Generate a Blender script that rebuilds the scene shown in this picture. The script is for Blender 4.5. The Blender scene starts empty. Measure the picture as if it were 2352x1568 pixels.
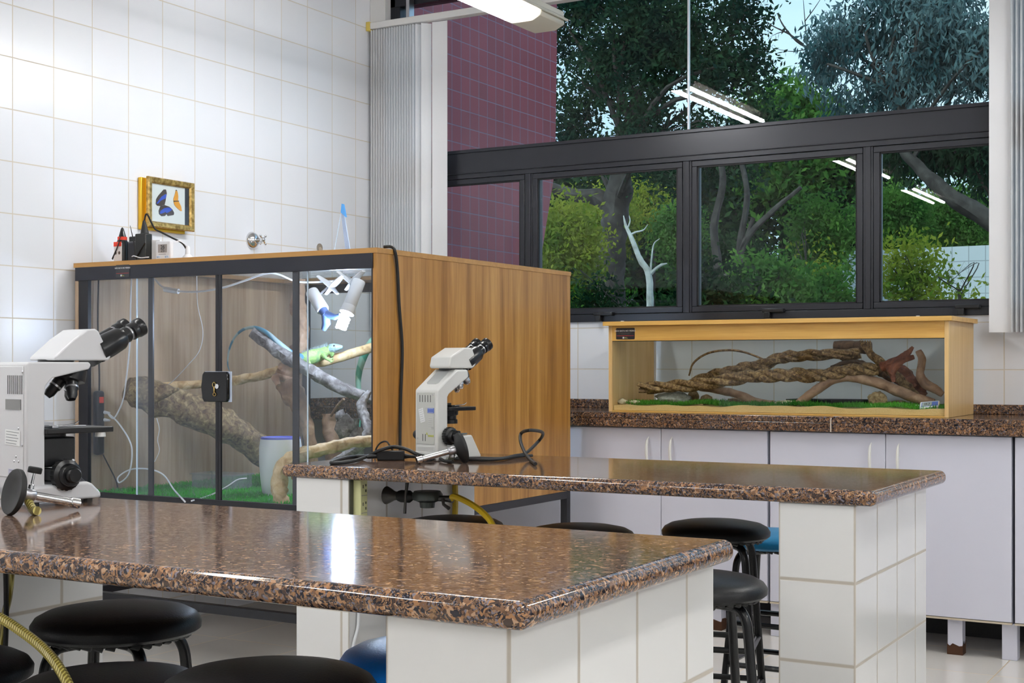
import bpy, bmesh, math, random
import numpy as np
from mathutils import Vector, Matrix, Quaternion, noise
random.seed(7)
rng = np.random.default_rng(11)
S = bpy.context.scene
COL = S.collection
PI = math.pi

# ------------------------------------------------------------------ camera
F = 3158.0; CX = 1176.0; HY = 838.0; EYE = 1.12
cam_d = bpy.data.cameras.new('camera'); cam = bpy.data.objects.new('camera', cam_d); COL.objects.link(cam)
cam.location = (0, 0, EYE); cam.rotation_euler = (PI/2, 0, math.radians(30))
cam_d.sensor_width = 36; cam_d.lens = 36*F/2352; cam_d.shift_y = (HY-784)/2352
cam_d.clip_start = .05; cam_d.clip_end = 400
S.camera = cam
# ------------------------------------------------------------------ exposure, world
S.view_settings.view_transform = 'Standard'
S.view_settings.look = 'None'
S.view_settings.exposure = 0.28
S.view_settings.gamma = 1.0
S.view_settings.use_curve_mapping = False
SKY = 1.25
w = bpy.data.worlds.new('sky'); S.world = w; w.use_nodes = True
nt = w.node_tree; nt.nodes.clear()
wo = nt.nodes.new('ShaderNodeOutputWorld'); bg = nt.nodes.new('ShaderNodeBackground')
tc = nt.nodes.new('ShaderNodeTexCoord'); nz = nt.nodes.new('ShaderNodeTexNoise'); rp = nt.nodes.new('ShaderNodeValToRGB')
mp = nt.nodes.new('ShaderNodeMapping'); mp.inputs['Scale'].default_value = (1, 1, 2.5)
nz.inputs['Scale'].default_value = 2.2; nz.inputs['Detail'].default_value = 6
rp.color_ramp.elements[0].position = .35; rp.color_ramp.elements[0].color = (.40, .54, .76, 1)
rp.color_ramp.elements[1].position = .68; rp.color_ramp.elements[1].color = (.76, .83, .92, 1)
nt.links.new(tc.outputs['Generated'], mp.inputs['Vector']); nt.links.new(mp.outputs[0], nz.inputs['Vector'])
nt.links.new(nz.outputs['Fac'], rp.inputs[0]); nt.links.new(rp.outputs[0], bg.inputs[0])
bg.inputs[1].default_value = SKY; nt.links.new(bg.outputs[0], wo.inputs[0])
# overcast late-afternoon sun on the garden side
sd = bpy.data.lights.new('sun', 'SUN'); so = bpy.data.objects.new('sun', sd); COL.objects.link(so)
sd.energy = 1.6; sd.angle = .35; sd.color = (1, .93, .8); so.rotation_euler = (math.radians(52), 0, math.radians(-20))
TUBE_ES = 70.0      # emission of the fluorescent tubes
TUBE_COL = (.96, .975, 1.0)

# ------------------------------------------------------------------ helpers
def P(px, py, Y=None, X=None, Z=None, d=None):
    """point of the room seen at a photo pixel, on the plane Y=, X=, Z= or at depth d"""
    u = (px-CX)/F; v = (HY-py)/F
    dx, dy, dz = -.5+.8660254*u, .8660254+.5*u, v
    if Y is not None: t = Y/dy
    elif X is not None: t = X/dx
    elif Z is not None: t = (Z-EYE)/dz
    else: t = d
    return Vector((dx*t, dy*t, EYE+dz*t))

def thing(name, label, cat, loc=(0, 0, 0), rotz=0, group=None):
    o = bpy.data.objects.new(name, None); COL.objects.link(o)
    o.empty_display_size = .05
    o.location = loc; o.rotation_euler = (0, 0, rotz); o['label'] = label; o['category'] = cat
    if group: o['group'] = group
    return o
def tag(o, label, cat, group=None, kind=None):
    o['label'] = label; o['category'] = cat
    if group: o['group'] = group
    if kind: o['kind'] = kind
    return o
def woff(p):
    v = Vector((0, 0, 0))
    while p is not None:
        v += Vector(p.location); p = p.parent
    return v
def obj(name, bm, mat, parent=None, smooth=False, bevel=0, world=True, seg=2, label=None, recalc=True):
    """link a bmesh as one object; bmesh is in world coordinates when world=True"""
    if parent is not None and world:
        bmesh.ops.translate(bm, verts=bm.verts, vec=-woff(parent))
    if recalc: bmesh.ops.recalc_face_normals(bm, faces=bm.faces)
    me = bpy.data.meshes.new(name); bm.to_mesh(me); bm.free()
    for m in (mat if isinstance(mat, (list, tuple)) else [mat]): me.materials.append(m)
    if smooth:
        me.polygons.foreach_set('use_smooth', [True]*len(me.polygons))
        try: me.set_sharp_from_angle(angle=math.radians(42))
        except Exception: pass
    o = bpy.data.objects.new(name, me); COL.objects.link(o)
    if parent is not None: o.parent = parent
    if bevel:
        b = o.modifiers.new('bevel', 'BEVEL'); b.width = bevel; b.segments = seg; b.limit_method = 'ANGLE'; b.angle_limit = math.radians(40)
        b.harden_normals = False
        me.polygons.foreach_set('use_smooth', [True]*len(me.polygons))
        try: me.set_sharp_from_angle(angle=math.radians(42))
        except Exception: pass
    if label: o['label'] = label
    return o
def struct(name, bm, mat, parent=None, **k):
    o = obj(name, bm, mat, parent, **k); 
    if parent is None: o['kind'] = 'structure'
    return o
def B(): return bmesh.new()
def box(bm, a, b, mi=0, M=None):
    x0, x1 = sorted((a[0], b[0])); y0, y1 = sorted((a[1], b[1])); z0, z1 = sorted((a[2], b[2]))
    vs = [Vector(c) for c in ((x0,y0,z0),(x1,y0,z0),(x1,y1,z0),(x0,y1,z0),(x0,y0,z1),(x1,y0,z1),(x1,y1,z1),(x0,y1,z1))]
    if M is not None: vs = [M @ v for v in vs]
    v = [bm.verts.new(c) for c in vs]
    for f in ((3,2,1,0),(4,5,6,7),(0,1,5,4),(1,2,6,5),(2,3,7,6),(3,0,4,7)):
        bm.faces.new([v[i] for i in f]).material_index = mi
    return bm
def tube(bm, pts, r, seg=10, cap=True, mi=0, flat=None, rough=0, fr=1):
    pts = [Vector(p) for p in pts]; n = len(pts)
    rs = list(r) if hasattr(r, '__len__') else [r]*n
    if len(rs) != n: rs = list(np.interp(np.linspace(0, 1, n), np.linspace(0, 1, len(rs)), rs))
    rings = []; up = None
    for i in range(n):
        t = (pts[min(i+1, n-1)]-pts[max(i-1, 0)])
        if t.length < 1e-9: t = Vector((0, 0, 1))
        t.normalize()
        if up is None:
            up = Vector((0, 0, 1)) if abs(t.z) < .9 else Vector((1, 0, 0))
        a = up - t*up.dot(t)
        if a.length < 1e-6: a = t.orthogonal()
        a.normalize(); b = t.cross(a); up = a
        ring = []
        for k in range(seg):
            an = 2*PI*k/seg
            q = rs[i]
            if rough:
                q *= 1 + rough*noise.noise(Vector((pts[i].x*fr*9+math.cos(an)*1.3, pts[i].y*fr*9+math.sin(an)*1.3, pts[i].z*fr*9+i*.35)))
            ring.append(bm.verts.new(pts[i]+a*math.cos(an)*q+b*math.sin(an)*q*(flat or 1)))
        rings.append(ring)
    for i in range(n-1):
        for k in range(seg):
            f = bm.faces.new((rings[i][k], rings[i][(k+1) % seg], rings[i+1][(k+1) % seg], rings[i+1][k])); f.material_index = mi
    if cap:
        bm.faces.new(rings[0][::-1]).material_index = mi; bm.faces.new(rings[-1]).material_index = mi
    return bm
def smooth_path(pts, n=8):
    pts = [Vector(p) for p in pts]; out = []
    q = [pts[0]*2-pts[1]]+pts+[pts[-1]*2-pts[-2]]
    for i in range(1, len(q)-2):
        for k in range(n):
            t = k/n; p0, p1, p2, p3 = q[i-1], q[i], q[i+1], q[i+2]
            out.append(.5*((2*p1)+(p2-p0)*t+(2*p0-5*p1+4*p2-p3)*t*t+(3*p1-p0-3*p2+p3)*t*t*t))
    out.append(pts[-1]); return out
def lathe(bm, prof, M=None, seg=32, mi=0):
    M = M or Matrix.Identity(4); rings = []
    for (r, z) in prof:
        if r < 1e-6: rings.append([bm.verts.new(M @ Vector((0, 0, z)))])
        else: rings.append([bm.verts.new(M @ Vector((r*math.cos(2*PI*k/seg), r*math.sin(2*PI*k/seg), z))) for k in range(seg)])
    for a, b in zip(rings, rings[1:]):
        for k in range(seg):
            k2 = (k+1) % seg
            if len(a) == 1 and len(b) == 1: continue
            if len(a) == 1: f = bm.faces.new((a[0], b[k], b[k2]))
            elif len(b) == 1: f = bm.faces.new((a[k], a[k2], b[0]))
            else: f = bm.faces.new((a[k], a[k2], b[k2], b[k]))
            f.material_index = mi
    if len(rings[0]) > 1: bm.faces.new(rings[0][::-1]).material_index = mi
    if len(rings[-1]) > 1: bm.faces.new(rings[-1]).material_index = mi
    return bm
def prism(bm, poly, y0, y1, mi=0, M=None, axis='y'):
    """polygon in x,z extruded along y (axis y), or x,y along z (axis z), y,z along x (axis x)"""
    def mk(p, t):
        v = Vector((p[0], t, p[1])) if axis == 'y' else Vector((p[0], p[1], t)) if axis == 'z' else Vector((t, p[0], p[1]))
        return M @ v if M is not None else v
    a = [bm.verts.new(mk(p, y0)) for p in poly]; b = [bm.verts.new(mk(p, y1)) for p in poly]; n = len(poly)
    bm.faces.new(a[::-1]).material_index = mi; bm.faces.new(b).material_index = mi
    for i in range(n): bm.faces.new((a[i], a[(i+1) % n], b[(i+1) % n], b[i])).material_index = mi
    return bm
def ell(bm, c, r, seg=16, M=None, rough=0, seed=0, mi=0):
    c = Vector(c); r = Vector(r if hasattr(r, '__len__') else (r, r, r)); n = seg//2
    rings = []
    def pt(th, ph):
        v = Vector((math.sin(th)*math.cos(ph), math.sin(th)*math.sin(ph), math.cos(th)))
        k = 1+rough*noise.noise(v*1.7+Vector((seed*3.1, seed, 0)))
        v = Vector((v.x*r.x, v.y*r.y, v.z*r.z))*k
        if M is not None: v = M @ v
        return c+v
    rings.append([bm.verts.new(pt(0, 0))])
    for i in range(1, n): rings.append([bm.verts.new(pt(PI*i/n, 2*PI*k/seg)) for k in range(seg)])
    rings.append([bm.verts.new(pt(PI, 0))])
    for a, b in zip(rings, rings[1:]):
        for k in range(seg):
            k2 = (k+1) % seg
            if len(a) == 1: f = bm.faces.new((a[0], b[k], b[k2]))
            elif len(b) == 1: f = bm.faces.new((a[k], b[0], a[k2]))
            else: f = bm.faces.new((a[k], b[k], b[k2], a[k2]))
            f.material_index = mi
    return bm
def axisM(o, d):
    return Matrix.Translation(Vector(o)) @ Vector(d).normalized().to_track_quat('Z', 'Y').to_matrix().to_4x4()
def text(name, s, size, mat, parent, M, depth=.0004, align='CENTER'):
    """flat lettering as a mesh; M places it (text in its x,y plane, local to parent)"""
    cu = bpy.data.curves.new(name, 'FONT'); cu.body = s; cu.size = size; cu.align_x = align; cu.align_y = 'CENTER'; cu.extrude = depth
    t = bpy.data.objects.new(name+'_tmp', cu); COL.objects.link(t)
    bpy.context.view_layer.update()
    me = bpy.data.meshes.new_from_object(t.evaluated_get(bpy.context.evaluated_depsgraph_get()))
    bpy.data.objects.remove(t); me.transform(M)
    me.materials.clear(); me.materials.append(mat); me.name = name
    o = bpy.data.objects.new(name, me); COL.objects.link(o); o.parent = parent
    return o

# ------------------------------------------------------------------ materials
MATS = {}
def pm(name, col, rough=.5, metal=0, spec=.5, coat=0, emit=None, es=0, trans=0, ior=1.45, alpha=1, sub=0):
    m = bpy.data.materials.new(name); m.use_nodes = True; b = m.node_tree.nodes['Principled BSDF']
    b.inputs['Base Color'].default_value = (*col, 1); b.inputs['Roughness'].default_value = rough; b.inputs['Metallic'].default_value = metal
    b.inputs['Specular IOR Level'].default_value = spec; b.inputs['Coat Weight'].default_value = coat; b.inputs['IOR'].default_value = ior
    b.inputs['Transmission Weight'].default_value = trans
    if emit: b.inputs['Emission Color'].default_value = (*emit, 1); b.inputs['Emission Strength'].default_value = es
    MATS[name] = m; return m
class N:
    """small node helper"""
    def __init__(s, m): s.nt = m.node_tree; s.b = s.nt.nodes.get('Principled BSDF')
    def n(s, t, **k):
        x = s.nt.nodes.new(t)
        for a, v in k.items(): setattr(x, a, v)
        return x
    def l(s, a, b): s.nt.links.new(a, b)
    def math(s, op, a, b=None, c=None):
        x = s.n('ShaderNodeMath', operation=op)
        for i, v in enumerate((a, b, c)):
            if v is None: continue
            if isinstance(v, (int, float)): x.inputs[i].default_value = v
            else: s.l(v, x.inputs[i])
        return x.outputs[0]
    def ramp(s, fac, stops, interp='LINEAR'):
        r = s.n('ShaderNodeValToRGB'); e = r.color_ramp.elements; r.color_ramp.interpolation = interp
        while len(e) < len(stops): e.new(.5)
        for i, (p, c) in enumerate(stops): e[i].position = p; e[i].color = (*c, 1)
        s.l(fac, r.inputs[0]); return r.outputs[0]
    def noise(s, vec, scale, detail=4, rough=.5, dist=0):
        x = s.n('ShaderNodeTexNoise'); x.inputs['Scale'].default_value = scale; x.inputs['Detail'].default_value = detail
        x.inputs['Roughness'].default_value = rough; x.inputs['Distortion'].default_value = dist
        if vec is not None: s.l(vec, x.inputs['Vector'])
        return x.outputs['Fac']
    def pos(s, scale=(1, 1, 1), kind='Object'):
        m = s.n('ShaderNodeMapping'); m.inputs['Scale'].default_value = scale
        if kind == 'World': s.l(s.n('ShaderNodeNewGeometry').outputs['Position'], m.inputs['Vector'])
        else: s.l(s.n('ShaderNodeTexCoord').outputs[kind], m.inputs['Vector'])
        return m.outputs[0]
    def mix(s, fac, a, b):
        x = s.n('ShaderNodeMix', data_type='RGBA')
        for inp, v in ((x.inputs['Factor'], fac), (x.inputs['A'], a), (x.inputs['B'], b)):
            if isinstance(v, (int, float)): inp.default_value = v
            elif isinstance(v, tuple): inp.default_value = (*v, 1)
            else: s.l(v, inp)
        return x.outputs['Result']
    def bump(s, h, strength=.3, dist=.01):
        x = s.n('ShaderNodeBump'); x.inputs['Strength'].default_value = strength; x.inputs['Distance'].default_value = dist
        s.l(h, x.inputs['Height']); s.l(x.outputs[0], s.b.inputs['Normal'])
def tile_mat(name, col, grout, size, off, gw=.003, rough=.12, var=.03, coat=.2, col2=None, wav=.04):
    m = pm(name, col, rough, coat=coat); k = N(m)
    g = k.n('ShaderNodeNewGeometry'); sp = k.n('ShaderNodeSeparateXYZ'); sn = k.n('ShaderNodeSeparateXYZ')
    k.l(g.outputs['Position'], sp.inputs[0]); k.l(g.outputs['True Normal'], sn.inputs[0])
    mask = None; hh = None
    cells = []
    for i in range(3):
        c = k.math('SUBTRACT', sp.outputs[i], off[i])
        dist = k.math('PINGPONG', c, size[i]/2)
        mr = k.n('ShaderNodeMapRange'); k.l(dist, mr.inputs[0]); mr.inputs[1].default_value = gw*.55; mr.inputs[2].default_value = gw*1.1
        mr.inputs[3].default_value = 1; mr.inputs[4].default_value = 0
        use = k.math('LESS_THAN', k.math('ABSOLUTE', sn.outputs[i]), .6)
        l = k.math('MULTIPLY', mr.outputs[0], use)
        mask = l if mask is None else k.math('MAXIMUM', mask, l)
        cells.append(k.math('FLOOR', k.math('DIVIDE', c, size[i])))
    cv = k.n('ShaderNodeCombineXYZ')
    for i in range(3): k.l(k.math('MULTIPLY', cells[i], k.math('LESS_THAN', k.math('ABSOLUTE', sn.outputs[i]), .6)), cv.inputs[i])
    wn = k.n('ShaderNodeTexWhiteNoise', noise_dimensions='3D'); k.l(cv.outputs[0], wn.inputs['Vector'])
    c2 = col2 or tuple(max(0, x*(1-var*2)) for x in col)
    base = k.mix(wn.outputs['Value'], col, c2)
    k.l(k.mix(mask, base, grout), k.b.inputs['Base Color'])
    k.l(k.math('ADD', k.math('MULTIPLY', mask, .6), rough), k.b.inputs['Roughness'])
    nn = k.noise(k.pos((1, 1, 1), 'World'), 7, 2)
    h = k.math('ADD', k.math('MULTIPLY', mask, -1), k.math('MULTIPLY', nn, wav*10))
    k.bump(h, .35, .0015)
    return m
def wood_mat(name, stops, axis, scale=1.0, rough=.38, coat=.1, plank=None, kind='World'):
    m = pm(name, (.5, .3, .1), rough, coat=coat); k = N(m)
    s = [14*scale]*3; s[axis] = .7*scale
    v = k.pos(tuple(s), kind)
    f = k.noise(v, 2.2, 7, .62, .6)
    s2 = [90*scale]*3; s2[axis] = 2.2*scale
    f2 = k.noise(k.pos(tuple(s2), kind), 2.0, 3, .6)
    s3 = [6*scale]*3; s3[axis] = .12*scale
    f3 = k.noise(k.pos(tuple(s3), kind), 3.0, 2, .5)
    ff = k.math('ADD', k.math('ADD', k.math('MULTIPLY', f, .55), k.math('MULTIPLY', f2, .17)), k.math('MULTIPLY', f3, .28))
    k.l(k.ramp(ff, stops), k.b.inputs['Base Color'])
    k.bump(f2, .05, .001)
    return m
tile_w = tile_mat('white_wall_tile', (.80, .81, .84), (.62, .56, .47), (.2, .2, .2), (-2.291, .013, 1.1), .0026, .27, coat=0)
tile_floor = tile_mat('cream_floor_tile', (.80, .77, .72), (.62, .50, .34), (.4114, .4355, .4), (-3.852, 4.294, .13), .003, .22, wav=.02)
red_tile = tile_mat('red_facade_tile', (.36, .040, .055), (.32, .20, .26), (.1, .1, .1), (-4.3, 6.05, 2.22), .0034, .34, var=.09, coat=0)
garden_tile = tile_mat('pale_garden_tile', (.62, .66, .68), (.38, .40, .42), (.2, .2, .2), (0, 0, 0), .007, .5)
def granite(name, sc=1.0, dark=1.0):
    m = pm(name, (.2, .1, .06), .09, spec=.45); k = N(m)
    p = k.pos((1, 1, 1), 'World')
    nn = k.n('ShaderNodeTexNoise'); nn.inputs['Scale'].default_value = 60*sc; nn.inputs['Detail'].default_value = 2; k.l(p, nn.inputs['Vector'])
    va = k.n('ShaderNodeVectorMath', operation='MULTIPLY_ADD'); k.l(nn.outputs['Color'], va.inputs[0]); va.inputs[1].default_value = (.022, .022, .022); k.l(p, va.inputs[2])
    def vor(s):
        v = k.n('ShaderNodeTexVoronoi'); v.inputs['Scale'].default_value = s; k.l(va.outputs[0], v.inputs['Vector'])
        sx = k.n('ShaderNodeSeparateXYZ'); k.l(v.outputs['Color'], sx.inputs[0]); return sx.outputs[0], v.outputs['Distance']
    a, da = vor(165*sc); b, _ = vor(380*sc)
    D = dark
    c1 = k.ramp(a, [(0, (.025*D, .022*D, .028*D)), (.20, (.07*D, .045*D, .035*D)), (.38, (.20*D, .11*D, .065*D)), (.60, (.36*D, .185*D, .09*D)), (.78, (.46*D, .29*D, .18*D)), (.92, (.19*D, .17*D, .20*D))], 'CONSTANT')
    c2 = k.ramp(b, [(0, (.02*D, .018*D, .025*D)), (.30, (.13*D, .075*D, .045*D)), (.6, (.30*D, .17*D, .09*D)), (.86, (.15*D, .14*D, .17*D))], 'CONSTANT')
    big = k.noise(p, 80*sc, 3)
    k.l(k.mix(k.math('GREATER_THAN', big, .50), c1, c2), k.b.inputs['Base Color'])
    k.bump(k.noise(p, 30, 2), .02, .001)
    return m
gran = granite('brown_granite'); gran_d = granite('dark_brown_granite', .9, .72)
w_cab = wood_mat('teak_laminate', [(.30, (.17, .065, .012)), (.43, (.33, .145, .028)), (.52, (.44, .215, .050)), (.62, (.56, .30, .085)), (.75, (.40, .19, .045))], 2, .75)
w_edge = wood_mat('teak_edge', [(.3, (.42, .20, .045)), (.7, (.58, .31, .09))], 0, 1.2)
w_in = wood_mat('terrarium_inner_wood', [(.3, (.30, .19, .12)), (.5, (.46, .33, .22)), (.7, (.58, .44, .31))], 2, 1.2, rough=.5)
w_oak_h = wood_mat('light_oak_fascia', [(.32, (.50, .26, .05)), (.5, (.66, .39, .10)), (.68, (.74, .49, .17))], 0, 1.3)
w_oak_v = wood_mat('light_oak_side', [(.32, (.56, .34, .12)), (.5, (.68, .45, .19)), (.68, (.75, .53, .26))], 2, 1.5)
blackpt = pm('black_frame', (.012, .012, .016), .35)
blackfr = pm('black_fascia_board', (.012, .013, .022), .3)
blackpl = pm('black_plastic', (.008, .008, .009), .28)
blackrub = pm('black_rubber', (.012, .012, .012), .55)
chrome = pm('chrome', (.75, .75, .76), .12, 1)
steel = pm('brushed_steel', (.5, .5, .52), .3, 1)
whitepl = pm('white_plastic', (.78, .79, .82), .35)
creampl = pm('cream_enamel', (.70, .70, .67), .32, coat=.2)
greypl = pm('grey_panel', (.55, .56, .52), .4)
paper = pm('paper_label', (.80, .81, .80), .6)
inkgrey = pm('grey_print', (.25, .26, .27), .6)
inkblue = pm('blue_print', (.10, .16, .48), .5)
inkyel = pm('olive_print', (.45, .47, .12), .6)
redpl = pm('red_plastic', (.75, .05, .02), .4)
whiteink = pm('white_print', (.85, .85, .85), .6)
redink = pm('red_print', (.55, .03, .03), .6)
blackink = pm('black_card', (.02, .02, .025), .4)
darkink = pm('dark_print', (.09, .09, .085), .6)
frame_m = pm('dark_aluminium', (.022, .023, .029), .32, .3)
gasket = pm('black_gasket', (.004, .004, .005), .6)
lam = pm('white_laminate', (.66, .66, .75), .33)
lamg = pm('cabinet_gap', (.10, .09, .09), .7)
blind_m = pm('white_blind_vinyl', (.74, .74, .75), .5)
rail_m = pm('white_aluminium', (.72, .71, .69), .4)
ceil_m = pm('white_ceiling', (.78, .78, .77), .8)
wallp = pm('white_wall_paint', (.72, .72, .72), .8)
seat_k = pm('black_vinyl', (.005, .005, .006), .40, spec=.35)
seat_b = pm('blue_vinyl', (.01, .26, .95), .3)
seat_t = pm('teal_blue_vinyl', (.01, .20, .42), .36)
def vinyl(m):
    k = N(m); k.bump(k.noise(k.pos((1, 1, 1)), 260, 3), .25, .002)
for m in (seat_k, seat_b, seat_t): vinyl(m)
stoolm = pm('black_enamel_tube', (.003, .003, .004), .25, coat=.1)
gold = pm('antique_gold', (.55, .36, .10), .35, .75)
gold2 = pm('bright_gold_edge', (.80, .48, .04), .3, .6)
kg = N(gold); kg.l(kg.ramp(kg.noise(kg.pos(), 60, 5), [(.35, (.28, .17, .045)), (.65, (.68, .48, .17))]), kg.b.inputs['Base Color'])
socket_m = pm('socket_strip_plastic', (.62, .62, .32), .4)
hose_y = pm('yellow_gas_hose', (.62, .42, .02), .3, coat=.3)
hose_b = pm('braided_hose', (.42, .34, .06), .3, coat=.4)
kb = N(hose_b); wv = kb.n('ShaderNodeTexWave'); wv.inputs['Scale'].default_value = 60; kb.l(kb.pos((1, .3, 1)), wv.inputs['Vector'])
wv2 = kb.n('ShaderNodeTexWave'); wv2.inputs['Scale'].default_value = 60; kb.l(kb.pos((1, .3, -1)), wv2.inputs['Vector'])
kb.l(kb.ramp(kb.math('MULTIPLY', wv.outputs['Fac'], wv2.outputs['Fac']), [(.2, (.20, .15, .02)), (.6, (.60, .52, .16))]), kb.b.inputs['Base Color'])
bronze = pm('tarnished_brass', (.10, .095, .09), .4, .7)
cablew = pm('white_cable', (.78, .79, .84), .4)
rust_m = pm('rusted_steel', (.06, .022, .008), .9)
def glass_mat(name, tint=(1, 1, 1), ior=1.45, haze=0.0, hazecol=(.7, .75, .85), rough=0.0):
    m = bpy.data.materials.new(name); m.use_nodes = True; t = m.node_tree; t.nodes.clear()
    o = t.nodes.new('ShaderNodeOutputMaterial'); tr = t.nodes.new('ShaderNodeBsdfTransparent'); gl = t.nodes.new('ShaderNodeBsdfGlossy')
    fr = t.nodes.new('ShaderNodeFresnel'); mx = t.nodes.new('ShaderNodeMixShader'); fr.inputs[0].default_value = ior
    tr.inputs[0].default_value = (*tint, 1); gl.inputs['Roughness'].default_value = rough
    ge = t.nodes.new('ShaderNodeNewGeometry'); iv = t.nodes.new('ShaderNodeMath'); iv.operation = 'SUBTRACT'; iv.inputs[0].default_value = 1; t.links.new(ge.outputs['Backfacing'], iv.inputs[1])
    mu = t.nodes.new('ShaderNodeMath'); mu.operation = 'MULTIPLY'; t.links.new(fr.outputs[0], mu.inputs[0]); t.links.new(iv.outputs[0], mu.inputs[1])
    t.links.new(mu.outputs[0], mx.inputs[0]); t.links.new(tr.outputs[0], mx.inputs[1]); t.links.new(gl.outputs[0], mx.inputs[2])
    out = mx.outputs[0]
    if haze:  # diffuse mix: painted haze on the glass doors, cloudiness of plastics, wire of mesh
        df = t.nodes.new('ShaderNodeBsdfDiffuse'); df.inputs[0].default_value = (*hazecol, 1)
        m2 = t.nodes.new('ShaderNodeMixShader')
        nz = t.nodes.new('ShaderNodeTexNoise'); nz.inputs['Scale'].default_value = 3; mpn = t.nodes.new('ShaderNodeMapping'); mpn.inputs['Scale'].default_value = (6, 6, .7)
        tcn = t.nodes.new('ShaderNodeTexCoord'); t.links.new(tcn.outputs['Object'], mpn.inputs[0]); t.links.new(mpn.outputs[0], nz.inputs['Vector'])
        mm = t.nodes.new('ShaderNodeMath'); mm.operation = 'MULTIPLY'; mm.inputs[1].default_value = haze; t.links.new(nz.outputs['Fac'], mm.inputs[0])
        t.links.new(mm.outputs[0], m2.inputs[0]); t.links.new(out, m2.inputs[1]); t.links.new(df.outputs[0], m2.inputs[2]); out = m2.outputs[0]
    t.links.new(out, o.inputs[0]); return m
win_glass = glass_mat('window_glass', (.84, .96, .98), 1.38)
tank_glass = glass_mat('tank_glass', (.95, .97, .97), 1.45, .035)
clean_glass = glass_mat('clean_tank_glass', (.96, .98, .98), 1.4)
door_glass = glass_mat('sliding_door_glass', (.95, .97, .98), 1.5, .065, (.60, .66, .85))  # bluish haze of the reflected room put into the pane colour
edge_glass = pm('polished_glass_edge', (.62, .75, .90), .15)
mesh_m = glass_mat('wire_mesh', (1, 1, 1), 1.05, .45, (.45, .47, .5))
clearpl = glass_mat('clear_plastic', (.85, .9, .93), 1.4, .3, (.8, .85, .88))
lampon = pm('lit_tube', (1, 1, 1), .5, emit=TUBE_COL, es=TUBE_ES)
bulb_m = pm('lit_bulb', (1, 1, 1), .5, emit=(.72, .82, 1), es=60)
def bark(name, stops, scale=1, rough=.75, bs=.6):
    m = pm(name, (.3, .2, .1), rough); k = N(m)
    f = k.noise(k.pos((22*scale, 22*scale, 22*scale)), 1.6, 6, .6, .8)
    k.l(k.ramp(f, stops), k.b.inputs['Base Color']); k.bump(f, bs, .006); return m
bk_log = bark('mossy_bark', [(.3, (.05, .028, .014)), (.45, (.17, .105, .05)), (.58, (.27, .20, .095)), (.7, (.50, .37, .20))], 1.3)
bk_pale = bark('pale_stripped_branch', [(.3, (.40, .24, .10)), (.5, (.66, .47, .24)), (.7, (.80, .64, .40))], .8, .6, .3)
bk_grey = bark('grey_branch_bark', [(.3, (.07, .055, .045)), (.5, (.18, .16, .15)), (.7, (.38, .36, .34))], 1)
bk_brown = bark('brown_driftwood', [(.3, (.18, .10, .06)), (.5, (.34, .20, .12)), (.7, (.50, .33, .21))], .5, .55, .2)
bk_vine = bark('twisted_vine_bark', [(.3, (.035, .016, .006)), (.46, (.14, .075, .025)), (.6, (.32, .20, .08)), (.75, (.52, .38, .18))], 2, .6)
bk_dark = bark('dark_bark', [(.3, (.035, .020, .012)), (.5, (.10, .055, .03)), (.7, (.18, .10, .05))], 1.2)
bk_red = bark('reddish_driftwood', [(.3, (.07, .018, .010)), (.5, (.17, .050, .025)), (.7, (.28, .10, .05))], 1)
bk_tree = bark('tree_bark', [(.3, (.016, .012, .009)), (.5, (.040, .031, .025)), (.7, (.08, .068, .056))], .2)
bk_dead = bark('bleached_dead_wood', [(.3, (.35, .33, .28)), (.6, (.62, .60, .54))], .3)
stone_g = bark('grey_stone', [(.3, (.17, .17, .14)), (.6, (.33, .33, .27)), (.75, (.42, .42, .36))], 3, .8, .2)
stone_b = bark('brown_stone', [(.3, (.12, .08, .04)), (.5, (.30, .20, .10)), (.7, (.42, .32, .18))], 2, .8, .3)
stone_p = bark('pale_stone', [(.3, (.38, .32, .20)), (.7, (.62, .54, .36))], 2, .8, .2)
sand_m = bark('sand', [(.3, (.60, .40, .14)), (.7, (.76, .56, .26))], 8, .9, .1)
ply_m = pm('pale_wood_rail', (.66, .44, .17), .5)
soil_m = bark('garden_soil', [(.3, (.02, .018, .012)), (.6, (.07, .055, .035))], .1, .95)
def leaf_mat(name, a, b, trans=.35):
    m = bpy.data.materials.new(name); m.use_nodes = True; t = m.node_tree; t.nodes.clear()
    o = t.nodes.new('ShaderNodeOutputMaterial'); df = t.nodes.new('ShaderNodeBsdfDiffuse'); tl = t.nodes.new('ShaderNodeBsdfTranslucent'); mx = t.nodes.new('ShaderNodeMixShader')
    tc = t.nodes.new('ShaderNodeTexCoord'); nz = t.nodes.new('ShaderNodeTexNoise'); nz.inputs['Scale'].default_value = 2.4; nz.inputs['Detail'].default_value = 5
    wn = t.nodes.new('ShaderNodeValToRGB'); wn.color_ramp.elements[0].color = (*a, 1); wn.color_ramp.elements[1].color = (*b, 1)
    wn.color_ramp.elements[0].position = .36; wn.color_ramp.elements[1].position = .66
    t.links.new(tc.outputs['Object'], nz.inputs['Vector']); t.links.new(nz.outputs['Fac'], wn.inputs[0])
    for d in (df, tl): t.links.new(wn.outputs[0], d.inputs[0])
    mx.inputs[0].default_value = trans
    t.links.new(df.outputs[0], mx.inputs[1]); t.links.new(tl.outputs[0], mx.inputs[2]); t.links.new(mx.outputs[0], o.inputs[0]); return m
lf_dark = leaf_mat('dark_foliage', (.005, .030, .022), (.035, .085, .035))
lf_euc = leaf_mat('blue_green_foliage', (.02, .07, .075), (.20, .30, .30), .3)
lf_mid = leaf_mat('mid_green_foliage', (.03, .12, .02), (.14, .28, .05), .45)
lf_yel = leaf_mat('yellow_green_foliage', (.10, .20, .02), (.40, .42, .05), .5)
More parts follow.
